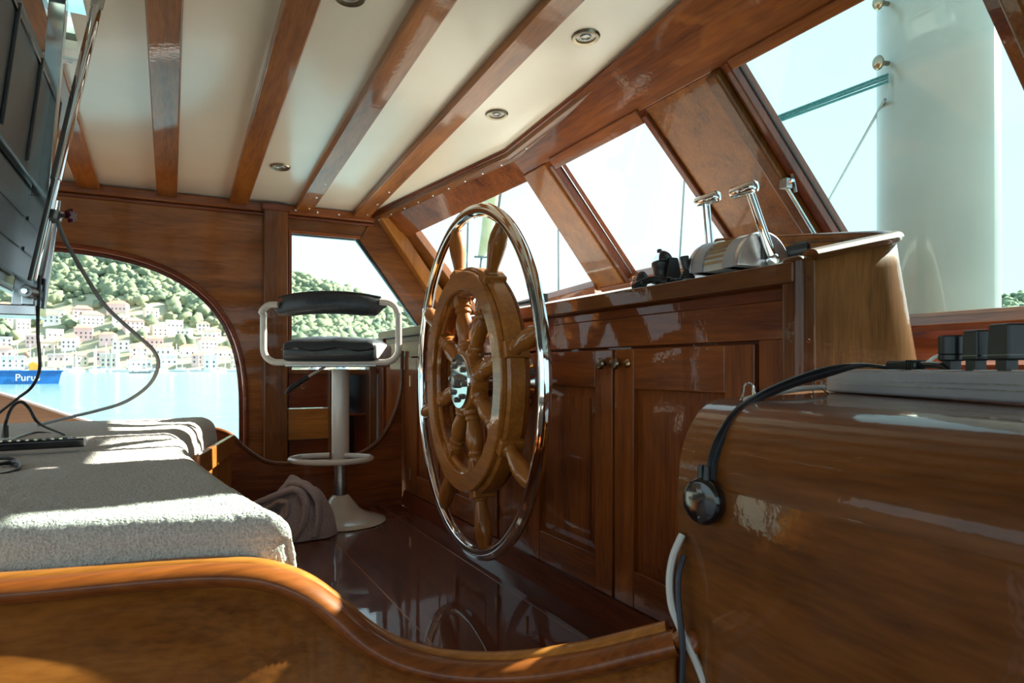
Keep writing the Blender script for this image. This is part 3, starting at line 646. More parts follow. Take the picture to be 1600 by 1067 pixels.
# armrest frame: one tube, front crossbar under the seat, sides rising to the backrest
hw, zz0, zz1 = .296, .735, .985
def arc_pts(cx, cz, r, a0, a1, n=8): return [V((cx+r*math.cos(math.radians(a0+(a1-a0)*i/n)), 0, cz+r*math.sin(math.radians(a0+(a1-a0)*i/n)))) for i in range(n+1)]
fr3 = [V((-hw+.075, .0, zz1))]+arc_pts(-hw+.05, zz1-.05, .05, 95, 180)+arc_pts(-hw+.06, zz0+.06, .06, 180, 270)+arc_pts(hw-.06, zz0+.06, .06, 270, 360)+arc_pts(hw-.05, zz1-.04, .05, 0, 85)+[V((hw-.075,.0,zz1+.012))]
MB().tube([p+V((0,-.16-(.03 if p.z > .95 else 0),0)) for p in fr3], .0145, seg=12).build('arm_frame', 'enamel', stl, world=False)
MB().box(-.20,.20,-.17,.16,.715,.735).build('seat_plate', 'dull_steel', stl, world=False, bevel=.004)
def pad(w, d, h, seed, bow=0, dome=.0, nu=30, nv=18):
    m = MB(); T = []; B = []
    for j in range(nv+1):
        rt = []; rb = []
        for i in range(nu+1):
            u = -1+2*i/nu; v = -1+2*j/nv; x = w/2*math.copysign(abs(math.sin(u*math.pi/2)), u); y = d/2*math.copysign(abs(math.sin(v*math.pi/2)), v)
            e = max(0, (1-abs(u)**6))**.35*max(0, (1-abs(v)**6))**.35
            c = 1-.06*(abs(u)*abs(v))**4
            nn = noise.noise(V((x*14, y*14, seed)))*.006+noise.noise(V((x*40, y*40, seed)))*.002
            rt.append(V((x*c, y*c+bow*(1-(x/(w/2))**2), h*.5+(h*.5+dome*(1-u*u)*(1-v*v)+nn)*e))); rb.append(V((x*c, y*c+bow*(1-(x/(w/2))**2), h*.5-h*.5*e)))
        T.append(rt); B.append(rb)
    m.grid(T); m.grid([list(reversed(r)) for r in B]); return m
sp_ = pad(.405, .38, .085, 2.2, dome=.03)
so = sp_.build('seat_pad', 'leather', stl, world=False, smooth=70); so.location = (.0,-.02,.737)
# silver patch strap over the right of the seat
mp_ = pad(.11, .36, .070, 5.1, dome=.006); so2 = mp_.build('worn_patch', 'seat_silver', stl, world=False, smooth=70); so2.location = (.155,-.02,.748)
MB().tube([V((-.20+.4*i/12, -.214+.004*math.sin(i*1.9), .790+.006*math.sin(i*1.1))) for i in range(13)], .003, seg=6).build('seam', 'gloss_black', stl, world=False)
bk = MB(); rows = []
for i in range(25):
    u = -1+2*i/24; ring = []; x = u*.238; yb = -.215+.055*u*u; e = max(.12, (1-abs(u)**8)**.5)
    for k in range(16):
        q = 2*math.pi*k/16; ring.append(V((x+ (.012*math.sin(q) if abs(u) > .9 else 0), yb+.026*math.cos(q)*e, .975+.018*(1-u*u)+.050*math.copysign(abs(math.sin(q))**.7, math.sin(q))*e)))
    rows.append(ring+[ring[0]])
bk.grid(rows); bk.add(rows[0][:-1], [tuple(range(15,-1,-1))]); bk.add(rows[-1][:-1], [tuple(range(16))])
bk.build('backrest_pad', 'leather', stl, world=False, smooth=60)
MB().tube([V((u*.222, -.232+.055*u*u, 1.018+.018*(1-u*u))) for u in [-1+i/10 for i in range(21)]], .0045, seg=8).build('backrest_piping', 'black_plastic', stl, world=False)
MB().tube([V((-.045,-.10,.715)), V((-.115,-.18,.66))], .006, seg=8).build('lever', 'enamel', stl, world=False)
MB().tube([V((-.10,-.165,.67)), V((-.155,-.215,.625)), V((-.175,-.232,.60))], [.010,.012,.006], seg=10).build('lever_grip', 'black_plastic', stl, world=False)

# ---------------------------------------------------------------- crumpled towel on the floor
tw = thing('towel', (.425,2.955,0), 'crumpled mauve-grey towel heaped on the floor against the stool base', 'towel', rz=-TH)
def tow_h(x, y, ro):
    k = .62+.38/(1+math.exp(-(x+.02)*26)); h = .245*k*max(0, 1-ro**2.4)**.62
    w = noise.fractal(V((x*9, y*9, 3.1)), 1, 2, 3)
    fold = .017*math.sin((x*38+y*16)+2.4*w)*(1 if x > .03 else .5) + .010*math.sin(x*17-y*40+w*3)
    pocket = -.075*math.exp(-(((x+.005)/.045)**2+((y+.085)/.035)**2))
    return max(.004, h*(1+.12*w)+(fold+pocket)*max(0, 1-ro**4))
rows = []
for j in range(33):
    ro = j/32; row = []
    for i in range(73):
        q = 2*math.pi*i/72; e = 1+.10*noise.noise(V((math.cos(q)*2, math.sin(q)*2, 6.2)))
        x = .222*ro*math.cos(q)*e; y = .140*ro*math.sin(q)*e; row.append(V((x, y, tow_h(x, y, ro))))
    row[-1] = row[0].copy(); rows.append(row)
MB().grid(rows).build('heap', 'towel_fabric', tw, world=False, smooth=80, subsurf=1)
def roll(pts, w, t_): 
    pp = spline([V(p) for p in pts], 8)
    pp = [p+V((noise.noise(p*30), noise.noise(p*30+V((5,0,0))), noise.noise(p*30+V((0,7,0)))))*.006 for p in pp]
    return MB().tube(pp, 1, prof=[(w*math.cos(q), t_*math.sin(q)) for q in [2*math.pi*i/12 for i in range(12)]], up=(0,1,0))
roll([(-.105,-.115,.012), (-.085,-.118,.075), (-.04,-.115,.125), (.015,-.11,.160), (.052,-.105,.165), (.062,-.115,.125), (.035,-.128,.070), (.005,-.138,.012)], .011, .022).build('inner_fold', 'towel_fabric', tw, world=False, smooth=80, subsurf=1)
roll([(-.200,-.03,.015), (-.165,-.055,.085), (-.09,-.075,.145), (.01,-.085,.190), (.085,-.08,.205), (.125,-.085,.150), (.120,-.105,.075), (.085,-.12,.012)], .014, .030).build('hem_fold', 'towel_fabric', tw, world=False, smooth=80, subsurf=1)
roll([(.03,-.02,.225), (.105,-.03,.220), (.155,-.045,.165), (.172,-.065,.09), (.165,-.085,.012)], .015, .034).build('side_fold', 'towel_fabric', tw, world=False, smooth=80, subsurf=1)

# ---------------------------------------------------------------- ceiling downlights and hatch
CN = Vector((0,-.067,-1)).normalized()
def downlight(x, y, where):
    t = thing('downlight', (x,y,ceil_z(y)), 'small round bronze ceiling downlight '+where, 'light', 'ceiling downlights')
    o = V((x,y,ceil_z(y)))
    MB().lathe([(.044,-.001), (.046,.002), (.042,.008), (.032,.006), (.030,-.004)], o, CN, 28).build('bezel', 'bronze', t)
    MB().lathe([(.030,-.004), (.024,.001), (.018,-.003), (0,-.004)], o, CN, 24).build('lamp_capsule', 'lamp_glass', t)
    MB().tube([o+CN*.003+V((.016*math.cos(q), .016*math.sin(q), 0)) for q in [2*math.pi*i/16 for i in range(16)]], .003, seg=6, closed=True).build('retaining_ring', 'dull_steel', t)
for x, y, where in ((1.172,1.771,'beside the cornice towards the mast'), (1.155,2.382,'beside the cornice above the steering wheel'), (.461,3.288,'between two beams close to the arched wall'), (.448,1.87,'between two beams well away from the arched wall')): downlight(x, y, where)
ht = thing('ceiling_hatch', (-.46,2.2,1.72), 'white framed hatch in the ceiling behind the television bracket', 'hatch')
hz = lambda y: ceil_z(y)-BD-.001
for x0, x1, y0, y1 in ((-.70,-.25,2.47,2.505), (-.70,-.25,1.85,1.895), (-.70,-.655,1.895,2.47)):
    MB().prism([(x0,y0,hz(y0)), (x1,y0,hz(y0)), (x1,y1,hz(y1)), (x0,y1,hz(y1))], (0,0,-.010)).build('frame_bar', 'white_paint', ht, bevel=.003)
MB().prism([(-.31,1.90,ceil_z(1.9)+.04), (-.255,1.90,ceil_z(1.9)+.04), (-.255,2.50,ceil_z(2.5)+.04), (-.31,2.50,ceil_z(2.5)+.04)], (0,0,.006)).build('light_strip', 'green_pane', ht, smooth=0)
MB().lathe([(.007,0), (.006,.003), (0,.004)], V((-.278,2.478,hz(2.478)-.014)), (0,0,-1), 10).build('screw', 'dull_steel', ht)

# ---------------------------------------------------------------- television on its steel bracket
tvx = lambda z: -.300-.118*(1.55-z)                     # leaning plane
tv = thing('television', (-.40,1.85,1.2), 'flat television hanging from the ceiling with its black ribbed back towards the helm', 'television')
def tvbox(m, y0, y1, z0, z1, d0, d1):                 # d measured from the back plane towards +X
    return m.prism([(tvx(z0)+d0,y0,z0), (tvx(z0)+d0,y1,z0), (tvx(z1)+d0,y1,z1), (tvx(z1)+d0,y0,z1)], (d1-d0,0,0))
tvbox(MB(), 1.40, 2.49, .92, 1.555, -.032, -.018).build('screen_panel', 'gloss_black', tv, bevel=.003)
tvbox(MB(), 1.405, 2.485, .925, 1.55, -.018, 0).build('back_shell', 'tv_back', tv, bevel=.006)
tvbox(MB(), 1.55, 2.34, 1.20, 1.50, 0, .022).build('raised_housing', 'tv_back', tv, bevel=.008)
tvbox(MB(), 1.62, 2.16, .95, 1.18, 0, .016).build('connector_housing', 'tv_back', tv, bevel=.006)
for y in (1.72, 2.00, 2.26, 2.38, 2.42, 2.455):
    tvbox(MB(), y, y+.012, 1.22 if y < 2.3 else .96, 1.48 if y < 2.3 else 1.53, .0 if y > 2.3 else .022, .006 if y > 2.3 else .030).build('rib', 'tv_back', tv, bevel=.002)
for z in (1.46,): tvbox(MB(), 1.60, 2.30, z, z+.008, .022, .027).build('vent_slot', 'gloss_black', tv)
for z in (1.02, 1.10): tvbox(MB(), 1.66, 2.10, z, z+.01, .016, .020).build('connector_rib', 'tv_back', tv)
br = thing('television_bracket', (-.26,2.2,1.74), 'polished stainless television bracket with square post and slanting strut', 'bracket')
TP = V((-.272,2.20,1.728)); BT = V((tvx(.87)+.045,2.20,.87))
MB().bar(TP, BT, .040, .040, up=(0,1,0)).build('square_post', 'steel', br, bevel=.003)
MB().box(TP.x-.06, TP.x+.06, 2.14, 2.26, 1.722, 1.73).build('ceiling_plate', 'steel', br, bevel=.002)
MB().bar(V((tvx(1.16)+.05,2.13,1.16)), V((tvx(.87)+.05,2.13,.87)), .075, .012, up=(0,1,0)).build('channel_plate', 'steel', br, bevel=.002)
MB().bar(V((tvx(1.15)+.058,2.118,1.15)), V((tvx(.89)+.058,2.118,.89)), .006, .006, up=(0,1,0)).build('guide_rod', 'dull_steel', br)
MB().box(BT.x-.13, BT.x+.028, 2.08, 2.24, .845, .872).build('foot', 'steel', br, bevel=.003)
MB().box(BT.x-.005, BT.x+.022, 2.09, 2.19, .872, .912).build('lug', 'steel', br, bevel=.003)
SA = at(157,-14,t=1.845); SB = at(46,456,t=1.70)
dv = (SB-SA).normalized()
MB().tube([SA+dv*.05, SA+dv*.56], .0135, seg=16).build('strut', 'chrome', br)
MB().tube([SA+dv*.55, SB-dv*.03], .0105, seg=16).build('inner_strut', 'chrome', br)
MB().bar(SA-dv*.012, SA+dv*.055, .030, .006, up=(0,1,0)).build('flattened_end', 'steel', br, bevel=.004)
MB().lathe([(.016,-.02), (.016,.02)], SB, (.3,1,0), 18).build('pivot', 'dull_steel', br, bevel=.002)
MB().lathe([(.008,-.026), (.008,-.02), (.008,.026)], SB, (.3,1,0), 6).build('pivot_bolt', 'chrome', br)
kp = at(86,337,t=1.745)
MB().lathe([(.017,-.012), (.017,.012)], kp, dv, 16).build('clamp_collar', 'dull_steel', br)
r_ = V((cs,-sn,0))
MB().tube([kp+r_*.012, kp+r_*.034], .006, seg=8).build('knob_stem', 'dull_steel', br)
lob = [((.0155+.004*math.cos(6*q))*math.cos(q), (.0155+.004*math.cos(6*q))*math.sin(q)) for q in [2*math.pi*i/36 for i in range(36)]]
uu = V((0,0,1)); vv = r_.cross(uu)
MB().prism([kp+r_*.034+uu*a_+vv*b2 for a_, b2 in lob], r_*.015).build('star_knob', 'burgundy', br, bevel=.003)

def cable(name, pts, r, mat, label, cat='cable', n=10, seg=8, group=None):
    o = MB().tube(spline([at(a_, b2, t=c) for a_, b2, c in pts], n), r, seg=seg).build(name, mat)
    return tag(o, label, cat, group)
cable('grey_cable', [(88,340,1.74), (100,372,1.74), (130,425,1.75), (165,478,1.78), (212,522,1.83), (240,548,1.88), (247,572,1.94), (232,602,2.02), (195,628,2.12), (150,642,2.22), (112,651,2.32), (60,664,2.4)], .0052, 'grey_cable', 'thick grey cable looping from the television bracket down to the cushion')
cable('television_lead', [(62,430,1.72), (60,470,1.72), (59,520,1.74), (62,575,1.78), (50,604,1.82), (28,622,1.86), (5,640,1.90), (-40,676,1.96), (-70,690,1.97)], .004, 'black_plastic', 'thin black lead hanging from the television towards the cushion end')
ac = thing('cable_adapter', at(9,690,Z=.5), 'white adapter block with a black arched lead beside the remote control', 'adapter')
p = at(8,692,Z=.499)
MB().box(p.x-.014, p.x+.012, p.y-.02, p.y+.02, .499, .515).build('block', 'white_plastic', ac, bevel=.004)
MB().tube(spline([p+V((0,0,.012)), at(9,660,t=1.80), at(20,635,t=1.82), at(33,628,t=1.84), at(45,637,t=1.86), at(62,662,t=1.88), at(100,679,Z=.498), at(60,676,Z=.499), at(30,682,Z=.5), at(-20,706,Z=.5)], 8), .0042, seg=8).build('lead', 'black_plastic', ac)
MB().tube([p+V((0,0,.012)), p+V((.002,0,.05))], [.009,.006], seg=10).build('strain_relief', 'black_plastic', ac)
cable('coiled_lead', [(-60,724,1.55), (-20,718,1.535), (10,716,1.53), (26,720,1.52), (30,728,1.46), (12,724,1.50), (-10,727,1.46), (16,722,1.49), (28,724,1.47), (29,733,1.43), (8,740,1.395), (-20,742,1.385), (-60,735,1.40)], .0038, 'black_plastic', 'loosely coiled black lead lying on the towelling in front of the remote control')

# ---------------------------------------------------------------- things on the dash
def dz(x): return dash_z(x)
th = thing('throttle_control', (1.29,1.25,dz(1.29)), 'chrome twin-lever engine throttle with a ribbed barrel on the dash', 'throttle')
tc_ = V((1.295,1.17,dz(1.295)-.004)); TL_ = .175; rT = .088
def halfdrum(r, y0, y1, a0=0, a1=math.pi, n=24):
    m = MB(); A = [V((tc_.x-r*math.cos(a0+(a1-a0)*i/n), y0, tc_.z+r*math.sin(a0+(a1-a0)*i/n))) for i in range(n+1)]
    return m.prism(A, (0,y1-y0,0))
halfdrum(rT-.008, tc_.y+.012, tc_.y+TL_-.012).build('drum', 'white_plastic', th, smooth=30)
for y0, y1 in ((tc_.y+.014, tc_.y+.052), (tc_.y+TL_-.052, tc_.y+TL_-.014)): halfdrum(rT, y0, y1).build('drum_band', 'grey_plastic', th, smooth=30, bevel=.002)
for i in range(9):
    a_ = math.radians(14+i*11); m = MB(); c_ = V((tc_.x-(rT-.006)*math.cos(a_), 0, tc_.z+(rT-.006)*math.sin(a_)))
    m.bar(c_+V((0,tc_.y+.054,0)), c_+V((0,tc_.y+TL_-.054,0)), .006, .006); m.build('scale_line', 'brass', th)
for y0, y1 in ((tc_.y-.004, tc_.y+.013), (tc_.y+TL_-.013, tc_.y+TL_+.004)): halfdrum(rT+.002, y0, y1).build('end_cheek', 'satin_reflection_steel', th, bevel=.004, smooth=30)
MB().prism([V((tc_.x-.012,tc_.y-.010,tc_.z+.02)), V((tc_.x+.02,tc_.y-.010,tc_.z+.02)), V((tc_.x+.012,tc_.y-.010,tc_.z+.08)), V((tc_.x-.012,tc_.y-.010,tc_.z+.08))], (0,.008,0)).build('cheek_slot', 'gloss_black', th, bevel=.002)
def lever(y, top_px, hx0, hx1, lean):
    p0 = V((tc_.x+.01, y, tc_.z+.02)); d = ray(*top_px); tt = y/d.y; p1 = CAMP+d*tt
    MB().tube([p0, p0.lerp(p1,.5), p1], [.0115,.0105,.0105], seg=14).build('lever', 'chrome', th)
    MB().ball(p0, .016).build('lever_boss', 'chrome', th)
    h = MB().lathe([(.0,-.003), (.012,0), (.0150,.004), (.0150,hx1-hx0-.004), (.012,hx1-hx0), (0,hx1-hx0+.003)], p1+V((0,hx0,0)), (0,1,0), 16)
    h.build('grip', 'chrome', th)
lever(tc_.y-.018, (1170,294), -.022, .052, 0)
lever(tc_.y+TL_+.012, (1103,312), -.046, .034, 0)

cp = thing('compass', at(1035,434,X=1.33), 'black dome compass in a hooded bracket on the dash', 'compass')
c0 = at(1034,415,X=1.33); zc = dz(1.33)
MB().lathe([(.030,0), (.030,.006), (.026,.012), (.025,.03), (.028,.045), (.031,.052), (.031,.062), (.027,.066)], V((c0.x,c0.y,zc)), (0,0,1), 28).build('bowl', 'black_plastic', cp)
MB().ball(V((c0.x,c0.y,zc+.066)), .026, (1,1,.95)).build('dome', 'dome_glass', cp)
MB().lathe([(0,0), (.021,0), (.021,.004), (.006,.010), (0,.010)], V((c0.x,c0.y,zc+.064)), (0,0,1), 24).build('compass_card', 'dull_steel', cp)
hood = [[V((c0.x-.032*math.cos(q)*math.sin(e), c0.y-.032*math.sin(q)*math.sin(e), zc+.064+.034*math.cos(e))) for q in [math.radians(35+160*i/12) for i in range(13)]] for e in [math.radians(6+84*j/8) for j in range(9)]]
MB().grid(hood).build('hood', 'black_plastic', cp, solid=.004)
MB().lathe([(.007,0), (.008,.008), (.005,.011), (0,.011)], V((c0.x-.004,c0.y+.006,zc+.094)), (0,0,1), 12).build('top_knob', 'black_plastic', cp)
MB().prism([V((c0.x-.02,c0.y-.036,zc)), V((c0.x+.045,c0.y-.036,zc)), V((c0.x+.03,c0.y-.032,zc+.075)), V((c0.x-.002,c0.y-.032,zc+.075))], (0,-.008,0)).build('side_arm', 'black_plastic', cp, bevel=.003)

js = thing('joystick', at(1075,433,X=1.22), 'small black joystick with a ribbed boot beside the throttle barrel', 'joystick')
j0 = at(1074,425,X=1.21); zj = dz(1.21)
MB().lathe([(.022,0), (.022,.004), (.019,.007), (.020,.010), (.016,.013), (.017,.016), (.013,.019), (.014,.022), (.009,.028)], V((j0.x,j0.y,zj)), (0,0,1), 18).build('boot', 'black_plastic', js)
MB().lathe([(.007,.026), (.008,.03), (.012,.060), (.011,.064), (0,.064)], V((j0.x,j0.y,zj)), (-.1,.08,1), 16).build('stick', 'black_plastic', js)

hs = thing('radio_microphone', (1.2,1.55,dz(1.2)), 'black handheld radio microphone with a coiled cord lying on the dash', 'microphone')
q0, q1 = at(990,447,X=1.16), at(1045,442,X=1.16); q0.z = dz(1.16)+.008; q1.z = dz(1.16)+.008
hel = [q0.lerp(q1, i/220)+V((.007*math.cos(i*.62), 0, .0075*math.sin(i*.62)+.012*math.sin(math.pi*i/220))) for i in range(221)]
MB().tube(hel, .0028, seg=5).build('coiled_cord', 'black_plastic', hs)
mp0 = at(1003,436,X=1.24); MB().ball(V((mp0.x,mp0.y,dz(1.24)+.022)), .022, (.8,.9,1.25)).build('microphone_body', 'black_plastic', hs)
MB().tube([V((mp0.x-.01,mp0.y+.025+.012*math.cos(a_),dz(1.24)+.018+.018*math.sin(a_))) for a_ in [2*math.pi*i/14 for i in range(14)]], .0025, seg=6, closed=True).build('hanging_clip', 'chrome', hs)
sw = thing('switch_panel', (1.2,1.42,dz(1.2)), 'row of small dark switches set between the microphone cord and the joystick', 'switches')
for i, px_ in enumerate((1042,1056)):
    s0 = at(px_,438,X=1.18); z = dz(1.18); MB().box(s0.x-.012, s0.x+.012, s0.y-.012, s0.y+.012, z, z+.018-.008*i).build('rocker', 'black_plastic', sw, bevel=.003)
kb = thing('dash_lever', at(1250,392,X=1.3), 'stubby black rounded handle lying across the dash next to the throttle', 'handle')
k0 = at(1226,397,X=1.39); k1 = at(1262,389,X=1.42)
MB().tube([k0+(k0-k1)*.5, k0, k0.lerp(k1,.5), k1, k1+(k1-k0)*.12], [.012,.017,.020,.020,.011], seg=16).build('grip', 'black_plastic', kb)
MB().tube([k0+V((0,0,-.05)), k0+(k0-k1)*.3], .009, seg=10).build('stem', 'chrome', kb)
pl_ = thing('plotter_bracket', at(856,470,X=1.35), 'small black bracket foot on the far part of the dash', 'bracket')
b0 = at(851,470,X=1.5); z = dz(1.5); MB().box(b0.x-.012, b0.x+.012, b0.y-.012, b0.y+.012, z-.01, z+.04).build('foot', 'black_plastic', pl_, bevel=.005)
MB().tube([V((b0.x,b0.y,z+.018)), V((b0.x-.05,b0.y+.26,z+.004))], .008, seg=8).build('arm', 'black_plastic', pl_)
hp = thing('hanging_compass_lamp', at(768,450,X=1.3), 'round black instrument seen between the wheel spokes on the dash', 'instrument')
h0 = at(765,462,X=1.35)
MB().lathe([(.05,0), (.055,.02), (.055,.045), (.045,.05)], V((h0.x,h0.y,dz(h0.x)+.045)), (-1,0,.25), 26).build('case', 'black_plastic', hp)
MB().lathe([(.046,.0505), (0,.052)], V((h0.x,h0.y,dz(h0.x)+.045)), (-1,0,.25), 26).build('dial', 'dark_glass', hp)
MB().box(h0.x-.02, h0.x+.02, h0.y-.02, h0.y+.02, dz(h0.x)-.008, dz(h0.x)+.02).build('mount', 'black_plastic', hp)

# ---------------------------------------------------------------- power strip, chargers and cables on the locker
ps = thing('power_strip', at(1450,622,Z=.668), 'long grey multi-socket power strip lying on the locker top', 'power strip')
a0, a1 = at(1290,612,Z=ZT+.0045), at(1640,634,Z=ZT+.0045); dd = (a1-a0).normalized(); nn_ = V((-dd.y, dd.x, 0)); nn_ = nn_ if nn_.x > 0 else -nn_
Lp = (a1-a0).length; hP = .038
MB().prism([a0, a0+dd*Lp, a0+dd*Lp+nn_*.050, a0+nn_*.050], (0,0,hP)).build('case', 'grey_plastic', ps, bevel=.005, seg=3)
for z in (.014, .021): MB().prism([a0-nn_*.0012+V((0,0,z)), a0+dd*Lp-nn_*.0008+V((0,0,z)), a0+dd*Lp+V((0,0,z)), a0+V((0,0,z))], (0,0,.0015)).build('side_groove', 'dull_steel', ps)
for i in range(8):
    c_ = a0+dd*(.04+i*.058)+nn_*.025+V((0,0,hP)); MB().lathe([(.0195,0), (.0195,.0012), (.017,.0012), (.016,.0005), (0,.0005)], c_, (0,0,1), 20).build('socket', 'white_plastic', ps)
def charger(px, w, d, h, label, rot=0, round_=False):
    base_p = a0+dd*0
    # where the strip's centre line meets this column of the picture
    best = min((abs((800+F*((p_.x*cs-p_.y*sn)/(p_.x*sn+p_.y*cs)))-px), k) for k, p_ in ((k, a0+dd*(Lp*k/400)+nn_*.025) for k in range(401)))[1]
    c_ = a0+dd*(Lp*best/400)+nn_*.025+V((0,0,hP))
    t = thing('phone_charger', c_, label, 'charger')
    g = .013
    MB().prism([c_-dd*.008-nn_*.008, c_+dd*.008-nn_*.008, c_+dd*.008+nn_*.008, c_-dd*.008+nn_*.008], (0,0,g)).build('plug', 'black_plastic', t)
    c2 = c_+V((0,0,g))
    if round_: MB().lathe([(w/2-.002,0), (w/2,.002), (w/2,.008), (w/2-.001,.009), (w/2,.010), (w/2,h-.002), (w/2-.002,h), (0,h)], c2, (0,0,1), 28).build('body', 'black_plastic', t)
    else:
        q = [c2-dd*w/2-nn_*d/2, c2+dd*w/2-nn_*d/2, c2+dd*w/2+nn_*d/2, c2-dd*w/2+nn_*d/2]; top = [(p_-c2)*.90+c2+V((0,0,h)) for p_ in q]
        MB().add(q+top, [(0,1,2,3), (4,7,6,5)]+[(k, (k+1) % 4, 4+(k+1) % 4, 4+k) for k in range(4)]).build('body', 'black_plastic', t, bevel=.003, seg=3)
        MB().prism([p_*1+V((0,0,.006))+(p_-c2)*.005 for p_ in q], (0,0,.0012)).build('seam', 'gloss_black', t)
    return t
charger(1486, .031, .031, .035, 'round-bodied black phone charger plugged into the power strip', round_=True)
charger(1525, .027, .020, .040, 'narrow tapered black phone charger between the other two on the power strip')
charger(1573, .034, .026, .045, 'widest square black phone charger on the power strip')
ul = thing('inline_plug', a0+dd*.11, 'flat black inline connector lying on top of the power strip', 'connector')
c_ = at(1392,575,t=1.02); c1_ = c_+dd*.065
c_.z = c1_.z = ZT+hP+.0125
MB().bar(c_, c1_, .020, .013).build('shell', 'black_plastic', ul, bevel=.004)
for k in range(4): MB().bar(c1_+dd*(-.004-.004*k), c1_+dd*(-.006-.004*k), .0215, .0145).build('grip_rib', 'black_plastic', ul)
MB().tube(spline([c1_, c1_+dd*.02, c1_+dd*.04+V((0,0,-.002)), c1_+dd*.055+V((0,0,-.010))], 6), .0045, seg=8).build('tail', 'black_plastic', ul)
wl_ = MB().tube(spline([at(1448,568,t=1.05), at(1465,556,t=1.10), at(1500,547,t=1.1), at(1560,548,t=1.06), at(1620,560,t=1.02)], 8), .003, seg=6).build('white_lead', 'white_plastic'); tag(wl_, 'thin white lead curving behind the phone chargers', 'cable')
bd = [(1384,574,1.06), (1340,570,1.06), (1290,576,1.02), (1240,592,.985), (1190,614,.94), (1150,641,.885), (1125,676,.852), (1110,715,.838), (1106,752,.832)]
for i, (ox, oy, rr, mat, lab) in enumerate(((0,0,.0032,'black_plastic','uppermost black lead of the bundle draped over the locker edge'), (6,6,.003,'blue_cable','middle dark blue lead of the bundle draped over the locker edge'), (12,11,.0026,'black_plastic','lowest thin black lead of the bundle draped over the locker edge'))):
    cable('draped_lead', [(a_+ox*(1-k/8)*.9+ (i*4 if k > 5 else 0), b2+oy*(1 if k > 1 else .2)*(1-k/12)-(0), c) for k, (a_, b2, c) in enumerate(bd)], rr, mat, lab, group=None)
cable('white_hose', [(1288,605,1.12), (1255,607,1.06), (1220,612,1.0), (1190,618,.955), (1165,625,.93)], .0045, 'white_plastic', 'white cable running under the dark leads on the locker top')
dk_ = thing('network_puck', at(1107,782,t=.83), 'round glossy black network puck hanging on the locker front from its leads', 'device')
pc = at(1106,782,X=BX(.64)-.004); xn = V((-1,-.10,0)).normalized()
MB().lathe([(.027,0), (.0295,.003), (.0295,.012), (.027,.0155), (.024,.0165), (0,.0165)], pc, xn, 40).build('body', 'gloss_black', dk_)
for o_ in (-.004, .006):
    MB().tube([pc+xn*.008+V((0,-o_,.026)), pc+xn*.008+V((0,-o_,.045))], [.0052,.004], seg=10).build('plug', 'black_plastic', dk_)
Mt = Matrix.Translation(pc+xn*.0168+V((0,.004,.014))) @ Matrix(((0,0,-1,0), (-1,0,0,0), (0,1,0,0), (0,0,0,1)))
text_mesh('tp-link', .0075, .0001, 'white_plastic', 'lettering', dk_, wm(dk_).inverted() @ Mt)
MB().lathe([(.0008,.0166), (.0008,.0170)], pc+V((0,.0,-.019)), xn, 8).build('indicator', 'white_plastic', dk_)
for nm, px_, py_ in (('near the locker corner', 1172,620), ('beside the power strip', 1280,610)):
    c3 = at(px_, py_, Z=ZT+.004) if py_ > 611 and False else at(px_, py_+2, t=.93 if px_ < 1200 else 1.10)
    cl_ = tag(MB().tube(spline([c3+V((-.018,.0,-.004)), c3+V((-.010,.004,.004)), c3+V((-.004,.006,.018)), c3+V((.006,.002,.019)), c3+V((.010,.0,.004)), c3+V((.018,-.004,-.003))], 6), .0016, seg=6).build('cable_clip', 'steel'), 'bent wire cable clip on the locker top '+nm, 'clip')
wc_ = [(1066,835,.885), (1052,868,.88), (1046,905,.875), (1049,945,.87), (1060,975,.865), (1074,1005,.86), (1090,1040,.855), (1105,1080,.85)]
cable('hanging_cable', wc_, .0048, 'white_plastic', 'white cord hanging beside the locker over the coaming end')
cable('hanging_cable', [(1068,868,.88), (1060,900,.872), (1060,940,.866), (1064,980,.858), (1067,1020,.853), (1065,1085,.85)], .004, 'blue_cable', 'dark blue cord hanging beside the white cord at the locker edge')
ce = MB().tube(spline([at(1060,1001,t=.886), at(1076,992,t=.874), at(1084,1003,t=.868), at(1078,1016,t=.866)], 6), .012, seg=10).build('rail_scroll', 'mahogany_x', cm)

# ---------------------------------------------------------------- mast and rigging
mc = at(1463,575,t=2.66)
ms = thing('mast', (mc.x, mc.y, .62), 'thick cream painted mast standing outside the tinted windscreen pane', 'mast')
MB().lathe([(.216,.0), (.216,.05), (.211,.06), (.206,7)], V((mc.x,mc.y,.62)), (0,0,1), 48).build('pole', 'mast_paint', ms)
for py_ in (98, 4):
    q = at(1372,py_,t=2.60); MB().ball(q, .022, (.9,1,1.3)).build('cleat', 'bronze', ms); MB().tube([q, q+V((.06,.0,.01))], .010, seg=8).build('cleat_arm', 'bronze', ms)
for i, (y0, y1) in enumerate(((116,186), (121,190), (127,194))):
    r1, r2 = at(1388,y0,t=2.62), at(1205,y1,t=2.9); tag(MB().tube([r1, r2+(r2-r1)*.6], .0055, seg=6).build('halyard', 'rope'), 'teal halyard running from the mast, one of three side by side', 'rope', 'halyards at the mast')
r1 = at(1383,155,t=2.62); tag(MB().tube([r1, at(1288,325,t=4.0)+(at(1288,325,t=4.0)-r1)*.8], .006, seg=6).build('stay', 'stay_wire'), 'single dark stay slanting down from the mast', 'rope')
q = at(1558,20,t=2.45)
def stay(name, a_, b2, t, r, label): return tag(MB().tube([at(*a_, t=t)+(at(*a_, t=t)-at(*b2, t=t))*2, at(*b2, t=t)+(at(*b2, t=t)-at(*a_, t=t))*1.7], r, seg=6).build(name, 'stay_wire'), label, 'rope')
stay('stay', (1078,298-160), (1060,440), 7, .012, 'thin stay crossing the middle windscreen window above the compass')
